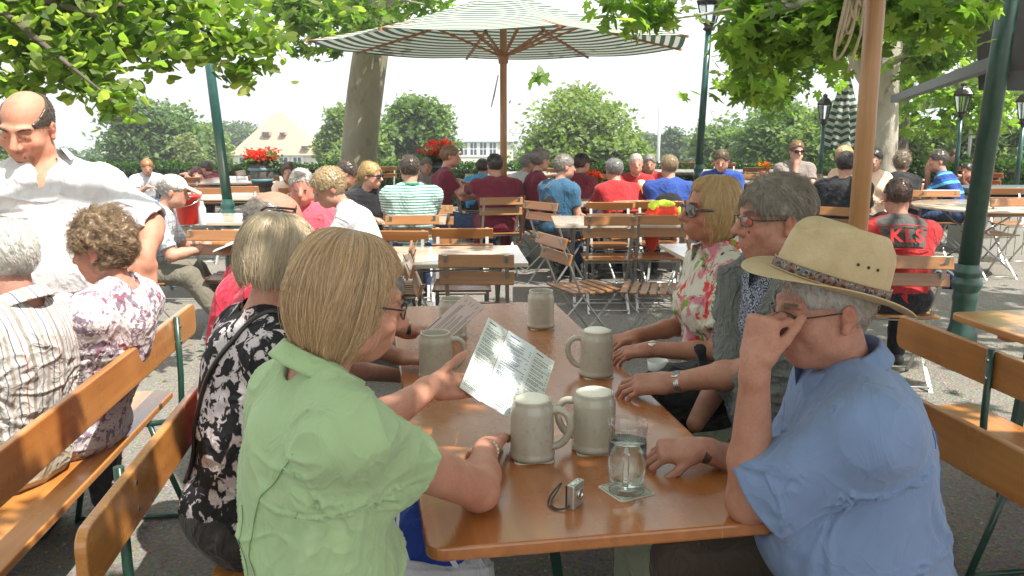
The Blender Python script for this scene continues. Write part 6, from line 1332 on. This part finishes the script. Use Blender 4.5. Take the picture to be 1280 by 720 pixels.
# ---------------------------------------------------------------- people farther off
HG = (.30, .28, .25); HB = (.07, .045, .03); HBL = (.50, .34, .13); HBR = (.14, .08, .04)
mid = [ # label, px, py, Y, look, body, sex, skin, arms, shirt, sleeve, trousers, hair, extra
 ('man in beige cap reading a paper beside the red bucket', 217, 240, 6.5, 75, 80, 'm', None, ('read', 'read'), M_PLAID, .8, M_KHAKI, dict(style='rim', col=HG), dict(lean=.25, knee=None, pitch=-14, fat=.04, res=.009, legs='out')),
 ('older man in a coral pink shirt looking down at the table', 377, 234, 5.8, 172, 178, 'm', (.58, .27, .20), ('table', 'table'), M_PINK, .7, M_BEIGE, dict(style='short', col=(.50, .46, .42), thick=.004), dict(pitch=-12, res=.007, collar=1, age=1)),
 ('woman with short blonde hair in a white blouse bent over the table', 411, 236, 5.5, -110, -95, 'f', None, ('table', 'table'), M_WHITE, 1.1, M_BEIGE, dict(style='short', col=(.42, .30, .16), thick=.020), dict(pitch=-26, res=.007, lean=.22, fat=.03)),
 ('dark-haired person bending down in front of the tree trunk', 434, 218, 8.4, 80, 90, 'm', None, ('table', 'table'), M_BLACK, .6, M_DK, dict(style='short', col=HB, thick=.014), dict(pitch=-30)),
 ('blonde woman with sunglasses in a black t-shirt', 464, 220, 7.9, 110, 150, 'f', (.55, .33, .24), ('table', 'table'), M_BLACK, .55, M_BLACK, dict(style='pony', col=HBL), dict(sun=1, res=.008)),
 ('man in a green and white striped polo with his back to us', 512, 212, 7.6, -16, -8, 'm', None, ('table', 'table'), M_POLO, .6, M_JEANS, dict(style='short', col=HB), dict(shw=.20, collar2=1)),
 ('man in dark red polo sitting sideways in jeans', 563, 196, 9.8, 85, 80, 'm', (.6, .3, .22), ('table', 'table'), M_DRED, .6, M_JEANS, dict(style='short', col=(.30, .15, .07), bald=0), dict(legs='out', lean=.1)),
 ('man in dark red shirt and black cap with his back to us', 618, 207, 9.5, -18, -10, 'm', None, (dict(w=A(572, 226, 9.8)), 'side'), M_DRED, .6, M_DRED, dict(style='short', col=HB), dict(cap=(.02, .02, .025), shw=.21)),
 ('person in sky blue behind the man with the black cap', 604, 210, 12.0, 20, 20, 'm', None, ('table', 'table'), M_SKY, .8, M_DK, BR(HB), dict()),
 ('grey-haired woman in dark red with folded arms', 676, 200, 9.6, 60, 75, 'f', None, ('cross', 'cross'), M_DRED, .6, M_JEANS, dict(style='short', col=(.22, .19, .17), thick=.020), dict(fat=.04)),
 ('person in a pale shirt and beige trousers behind the folded arms', 661, 205, 11.3, 70, 60, 'm', None, ('lap', 'lap'), M_LPL, .8, M_BEIGE, BR(HG), dict(legs='out')),
 ('cyclist in a teal blue and black jersey turned to the right', 706, 209, 8.8, 70, 45, 'm', None, ('lap', 'lap'), M_TEAL, .6, M_BLACK, BR((.25, .22, .19)), dict(panel=1)),
 ('man in dark red with a black cap and white print on his back', 728, 205, 10.4, 50, 35, 'm', None, ('table', 'table'), M_DRED, .6, M_DK, BR(HB), dict(cap=(.015, .015, .02), badge=1)),
 ('grey-haired person in bright red seen from behind', 767, 213, 9.2, -25, -18, 'm', None, ('table', (dict(w=A(792, 248, 9.3)))), M_RED, 1.7, M_BLACK, BR((.25, .25, .24)), dict(shw=.185)),
 ('old man in red and black facing us across the beer glass', 795, 205, 10.4, 180, 178, 'm', (.58, .30, .22), ('table', 'table'), M_RED, 1.6, M_BLACK, dict(style='short', col=(.55, .52, .48), thick=.003), dict(front=1, age=1)),
 ('fair-haired person in royal blue and black jacket seen from behind', 836, 209, 9.1, -12, 14, 'm', None, ('table', 'table'), M_BLU, 1.7, M_BLACK, BR((.32, .23, .13)), dict(shw=.21, back=1)),
 ('boy in a royal blue pullover looking down', 902, 201, 9.6, -160, -165, 'm', None, ('lap', 'lap'), M_BLU, 1.6, M_DK, BR((.13, .09, .05)), dict(pitch=-18, s=.97)),
 ('man in dark glasses with his chin on his hand, plaid shirt', 996, 189, 10.5, 178, 178, 'm', (.62, .36, .27), ('table', 'chin'), M_GREYP, .6, M_DK, BR((.26, .15, .08)), dict(sun=1)),
 ('dark-haired man in a black shirt turned away beside the wooden pole', 1058, 206, 8.4, 35, 30, 'm', None, ('table', 'table'), M_BLACK, .8, M_BEIGE, BR((.06, .05, .045)), dict(shw=.20, lean=.15)),
 ('blonde woman in a peach top behind the black shirt', 1054, 196, 10.2, -120, -110, 'f', None, ('table', 'table'), M_PEACH, .4, M_DK, dict(style='long', col=(.6, .45, .22)), dict()),
 ('woman with dark hair half hidden behind the wooden pole', 1092, 200, 9.8, -160, -170, 'f', None, ('table', 'table'), M_PEACH, .3, M_DK, dict(style='short', col=(.03, .02, .02), thick=.02), dict()),
 ('woman with tousled grey-blonde hair in a black hooded top', 1128, 204, 10.6, 40, 15, 'f', None, ('table', 'table'), M_BLACK, 1.2, M_DK, dict(style='curly', col=(.26, .20, .14), thick=.018), dict(shw=.175, s=1.05)),
 ('man in blue and cyan striped t-shirt leaning on his elbows', 1172, 202, 10.4, -80, -60, 'm', None, ('table', 'chin'), M_BSTR, .65, M_JEANS, BR((.09, .07, .055)), dict(lean=.22, shw=.2, s=1.06)),
 ('child with ginger hair bending beyond the man in the cap', 184, 209, 11.5, 150, 140, 'm', None, ('table', 'table'), M_LPL, .7, M_JEANS, BR((.45, .20, .07)), dict(s=.85, pitch=-20)),
 ('dark-haired person in maroon beside the hedge', 257, 211, 14.0, -90, -90, 'm', None, ('table', 'table'), M_DRED, .8, M_DK, BR(HB), dict()),
 ('woman with auburn hair and pink face next to the maroon top', 246, 219, 13.6, 170, 170, 'f', (.62, .32, .26), ('table', 'table'), M_PINK, .7, M_DK, dict(style='long', col=(.16, .05, .03)), dict()),
 ('brown-haired woman at the far table before the farmhouse', 361, 216, 10.5, 175, 175, 'f', None, ('table', 'table'), M_PEACH, .7, M_DK, dict(style='long', col=(.10, .05, .03)), dict()),
 ('grey-haired person behind the striped polo by the flower tub', 533, 208, 12.2, 170, 170, 'f', None, ('table', 'table'), M_GREYP, .8, M_DK, BR((.2, .17, .14)), dict()),
 ('person in pale pink at the hedge behind the striped t-shirt', 1192, 196, 14.0, 180, 180, 'f', (.62, .34, .28), ('table', 'table'), M_RED, .7, M_DK, BR(HBR), dict()),
 ('person in red at the hedge just past the blue stripes', 1209, 214, 13.2, -120, -120, 'f', None, ('table', 'table'), M_RED, .9, M_DK, BR(HB), dict()),
 ('person in a red top leaning in behind the cyclist\'s head', 812, 205, 11.6, -170, -170, 'm', None, ('table', 'table'), M_RED, .9, M_DK, BR(HG), dict()),
 ('bald cyclist in a red and grey lettered jersey with his back to us', 1122, 246, 5.5, 8, 6, 'm', (.50, .25, .17), ('table', 'table'), M_RED, .55, M_BLACK, dict(style='short', col=(.12, .07, .05), thick=.0025), dict(res=.006, kls=1, shw=.19)),
]
def seam(p, pts, r, mat, n=60, part='shirt', name='seam'):
    ob = [c for c in p['root'].children if c.name.startswith(part)][0]; q = np.array(pts); tt = np.linspace(0, len(q) - 1, n); P_ = np.stack([np.interp(tt, range(len(q)), q[:, i]) for i in range(3)], 1)
    for _ in range(4): P_[1:-1] = (P_[:-2] + 2 * P_[1:-1] + P_[2:]) / 4
    o = [ob.closest_point_on_mesh(Vector(x - p['off'])) for x in P_]; P2 = np.array([np.array(a[1]) + np.array(a[2]) * r * .4 for a in o])
    for _ in range(5): P2[1:-1] = (P2[:-2] + P2[1:-1] * 2 + P2[2:]) / 4
    m = MB(); m.tube(P2, r, 6); return m.build(name, mat, p['root'])
def tube_on(p, pts, r, mat, name, n=8): m = MB(); m.tube(pts, r, n); return m.build(name, mat, p['root'], p['off'])
for (lb, px, py, Y, lk, bd_, sx, skn, arms, sh, sl, tr, hair, ex) in mid:
    ex = dict(ex); H = A(px, py, Y); res = ex.pop('res', .0105 if Y < 9 else .013)
    ptc = ex.pop('pitch', -4); sun = ex.pop('sun', 0); cap = ex.pop('cap', None); kls = ex.pop('kls', 0); badge = ex.pop('badge', 0); front = ex.pop('front', 0); back = ex.pop('back', 0); panel = ex.pop('panel', 0); cl = ex.pop('collar', 0); c2 = ex.pop('collar2', 0)
    s_ = ex.pop('s', 1.0); seat = min(.46, H[2] - .125 - .012 - .095 - .30 * s_)
    az_ = bd_; facing = abs(((lk - 180 + 180) % 360) - 180) < 95
    p = person(lb, H, lk, ptc, 0, bd_, sx, s_, res, skn or (.50, .28, .20), arms, sh, sl, .014, tr, (.04, .035, .03), hair, seat=seat, eyes=facing and not sun, collar=((sh, .03, 30) if cl else None), fold=.004, **ex)
    P_ = p['P']; F_ = p['F']; U_ = p['U']; Fb = p['Fb']; Rx_ = p['Rx']; dist_back = P_ - F_ * .02
    ck = chair((P_[0] + F_[0] * .05, P_[1] + F_[1] * .05), bd_, 'folding chair under the ' + ' '.join(lb.split()[:9]), True)
    if kls or Y < 20: ck.scale = (1, 1, 1)
    if sun: glasses(p, BLACKM, LENS, True, w=.058, h=.040, rimr=.003)
    if cap is not None or 'cap reading' in lb:
        cm = cloth('cap_%d' % int((cap or (.6,))[0] * 999), cap or (.60, .57, .48)); b = S(); b.el(p['L'](0, -.014, .048), (.084, .106, .084), p['R'], .01); b.bx(p['L'](0, 0, -.06), (.2, .2, .095), p['R'], .004, .004, 's'); b.bx(p['L'](0, .135, .044), (.062, .060, .007), p['R'] @ rotx(-14), .004, .012)
        V, Q = b.mesh(.006); mk('cap', V - p['off'], [Q], cm, p['root'])
    if kls:
        off = p['off']; sj = cloth('grey_yoke', (.09, .085, .08))
        b = S(); c_ = P_ + U_ * .44
        b.el(P_ + U_ * .50 * .66, (.168 + .022, .108 + .024, .19 + .022), np.array([np.cross(Fb, U_), Fb, U_]).T, .05); b.rc(p['SL'] + Rx_ * .03, p['SR'] - Rx_ * .03, .074, .074, .05); b.rc(P_ + U_ * .39 - Fb * .045, P_ + U_ * .30 - Fb * .05, .094, .094, .05)
        b.cut(P_ + U_ * .30, -U_); V, Q = b.mesh(.007); mk('yoke', V - off, [Q], sj, p['root'])
        cu = bpy.data.curves.new('kls', 'FONT'); cu.body = 'KLS'; cu.size = .115; cu.align_x = 'CENTER'; cu.extrude = .0015; cu.offset = .003; cu.space_character = 1.15; tmp = bpy.data.objects.new('t', cu); COL.objects.link(tmp); dg = bpy.context.evaluated_depsgraph_get(); me = bpy.data.meshes.new_from_object(tmp.evaluated_get(dg)); bpy.data.objects.remove(tmp)
        R = np.array([nrm(V3(F_[1], -F_[0], 0)), U_, -Fb]).T; n_ = len(me.vertices); vv = np.zeros(n_ * 3); me.vertices.foreach_get('co', vv); vv = vv.reshape(-1, 3); vv[:, 2] -= (vv[:, 0] / .36) ** 2 * .22
        vv = (P_ + U_ * .332 - Fb * .164) + vv @ R.T - off; me.vertices.foreach_set('co', vv.ravel()); me.materials.append(simple('jersey_red', (.60, .03, .03), .7, bst=0)); o = bpy.data.objects.new('lettering', me); COL.objects.link(o); o.parent = p['root']
        m = MB(); [m.tube([P_ + U_ * (.30 + dz) + V3(F_[1], -F_[0], 0) * x - Fb * (.152 - (x / .16) ** 2 * .06) for x in np.linspace(-.15, .15, 12)], .0035, 6) for dz in (-.012, .135)]; m.build('piping', simple('jersey_red', (.60, .03, .03), .7, bst=0), p['root'], off)
    if badge: m = MB(); [m.sph(P_ + U_ * (.30 + dz) - Fb * .118 + Rx_ * dx, (r, .012, r * .8), 10) for dx, dz, r in ((0, 0, .05), (.05, .05, .03), (-.04, .07, .03), (.03, -.05, .03))]; m.build('print', WH, p['root'], p['off'])
    if front or back or panel:
        q = 1 if front else -1; b = S(); w_ = .160 if not panel else .13
        b.el(P_ + U_ * .24 + Fb * q * (.034 if front else .030), (w_, .132, .165), np.array([np.cross(Fb, U_), Fb, U_]).T, .04); b.cut(P_ - V3(0, 0, .03), V3(0, 0, -1)); V, Q = b.mesh(.012); mk('panel', V - p['off'], [Q], M_BLACK, p['root'])
    if 'cap reading' in lb:
        t = thing('newspaper', 'open paper held by the man in the cap', 'newspaper', A(300, 258, 6.6)); m = MB(); c_ = p['A']['R'][2] + F_ * .22 + V3(0, 0, .05); R = frame(F_ * .9 + V3(0, 0, .35)); m.box(c_, (.42, .28, .004), R); t.location = [float(v) for v in c_]; m.build('sheet', PAP, t, c_)
    if c2: th = np.linspace(0, 2 * pi, 24)[:-1]; m = MB(); nb = p['N'] + U_ * .012; m.tube([nb + Rx_ * .068 * cos(a) + Fb * .066 * sin(a) + U_ * .0 for a in th], .016, 8, closed=True); m.build('collar', cloth('green_collar', (.02, .24, .14)), p['root'], p['off'])

p = PG; dg_ = cloth('blouse_seam', (.14, .26, .07)); Pn, U1, R1, F1, S1 = p['P'], p['U'], p['Rx'], p['Fb'], p['SR']
seam(p, [S1 - R1 * .01 - F1 * .08 - U1 * .03, Pn + U1 * .36 + R1 * .06 - F1 * .2, Pn + U1 * .22 + R1 * .055 - F1 * .2, Pn + U1 * .0 + R1 * .07 - F1 * .2], .0011, dg_, part='blouse')
seam(p, [Pn + U1 * .36 - F1 * .2, Pn + U1 * .15 - F1 * .2, Pn - F1 * .2], .0009, dg_, part='blouse')
p = PH; dg_ = cloth('shirt_seam', (.07, .12, .32)); Pn, U1, R1, F1, S1, E1 = p['P'], p['U'], p['Rx'], p['Fb'], p['SL'], p['A']['L'][1]
seam(p, [Pn + U1 * .42 - F1 * .2 - R1 * .16, Pn + U1 * .43 - F1 * .2, Pn + U1 * .42 - F1 * .2 + R1 * .1], .0013, dg_)
seam(p, [Pn + U1 * .41 - F1 * .2 - R1 * .05, Pn + U1 * .25 - F1 * .2 - R1 * .055], .0016, dg_)

p = PW; Pn, U1, R1, F1, S1 = p['P'], p['U'], p['Rx'], p['Fb'], p['SR']
seam(p, [S1 + F1 * .12 - R1 * .05, S1 + U1 * .12 - R1 * .05, S1 - F1 * .12 - R1 * .06, Pn + U1 * .30 - F1 * .2 + R1 * .02, Pn + U1 * .10 - F1 * .2 - R1 * .06], .0075, BLACKM, part='blouse', name='bag_strap')
# ---------------------------------------------------------------- light and camera
w = bpy.data.worlds.new('World'); SC.world = w; w.use_nodes = True; nt = w.node_tree; bg = nt.nodes['Background']
SUN_EL, SUN_AZ = 58.0, 128.0      # azimuth measured clockwise from +Y (the view direction)
sk = nt.nodes.new('ShaderNodeTexSky'); sk.sky_type = 'NISHITA'; sk.sun_disc = False; sk.sun_elevation = radians(SUN_EL); sk.sun_rotation = radians(SUN_AZ); sk.dust_density = 3.0; sk.air_density = 1.2; sk.ozone_density = 1.0
tc_ = nt.nodes.new('ShaderNodeTexCoord'); mp = nt.nodes.new('ShaderNodeMapping'); mp.inputs['Scale'].default_value = (1, 1, 4); nt.links.new(tc_.outputs['Generated'], mp.inputs[0])
nz_ = nt.nodes.new('ShaderNodeTexNoise'); nz_.inputs['Scale'].default_value = 1.6; nz_.inputs['Detail'].default_value = 5; nt.links.new(mp.outputs[0], nz_.inputs[0])
rp = nt.nodes.new('ShaderNodeMapRange'); rp.inputs['From Min'].default_value = .3; rp.inputs['From Max'].default_value = .6; rp.inputs['To Min'].default_value = .62; rp.inputs['To Max'].default_value = .9; nt.links.new(nz_.outputs[0], rp.inputs[0])
mx_ = nt.nodes.new('ShaderNodeMix'); mx_.data_type = 'RGBA'; nt.links.new(rp.outputs[0], mx_.inputs[0]); nt.links.new(sk.outputs[0], mx_.inputs[6]); mx_.inputs[7].default_value = (4.6, 4.75, 4.9, 1)   # thin bright summer cloud
nt.links.new(mx_.outputs[2], bg.inputs[0]); bg.inputs[1].default_value = .15
L_ = bpy.data.lights.new('sun', 'SUN'); L_.energy = 4.6; L_.angle = radians(.5); L_.color = (1, .96, .88); lo = bpy.data.objects.new('sun', L_); COL.objects.link(lo)
sd = V3(sin(radians(SUN_AZ)) * cos(radians(SUN_EL)), cos(radians(SUN_AZ)) * cos(radians(SUN_EL)), sin(radians(SUN_EL)))
from mathutils import Vector
lo.rotation_euler = Vector(-sd).to_track_quat('-Z', 'Y').to_euler(); lo.location = (0, 0, 10)
cam = bpy.data.cameras.new('camera'); co = bpy.data.objects.new('camera', cam); COL.objects.link(co); co.location = (0, 0, CH); co.rotation_euler = (pi / 2 - PIT, 0, 0)
cam.sensor_width = 36; cam.lens = FPX / 1280 * 36; cam.clip_start = .05; cam.clip_end = 20000; SC.camera = co
SC.view_settings.view_transform = 'Standard'; SC.view_settings.look = 'None'; SC.view_settings.exposure = 1.2; SC.view_settings.gamma = 1
c_ = SC.cycles; c_.use_denoising = True
try: c_.denoiser = 'OPENIMAGEDENOISE'
except Exception: pass
c_.max_bounces = 16; c_.diffuse_bounces = 4; c_.glossy_bounces = 3; c_.transmission_bounces = 16; c_.transparent_max_bounces = 12; c_.caustics_reflective = False; c_.caustics_refractive = False; c_.sample_clamp_indirect = 6

HZ = MB().box((0, 0, -35), (14800, 14800, 150)); g = G('haze_air'); pv = g.n('VolumePrincipled', Color=(.95, .97, 1.0, 1), Density=.0022, Anisotropy=.2); g.t.links.new(pv, g.out.inputs[1]); tag(HZ.build('haze', g.m), 'pale summer haze over the valley', 'haze', kind='stuff')
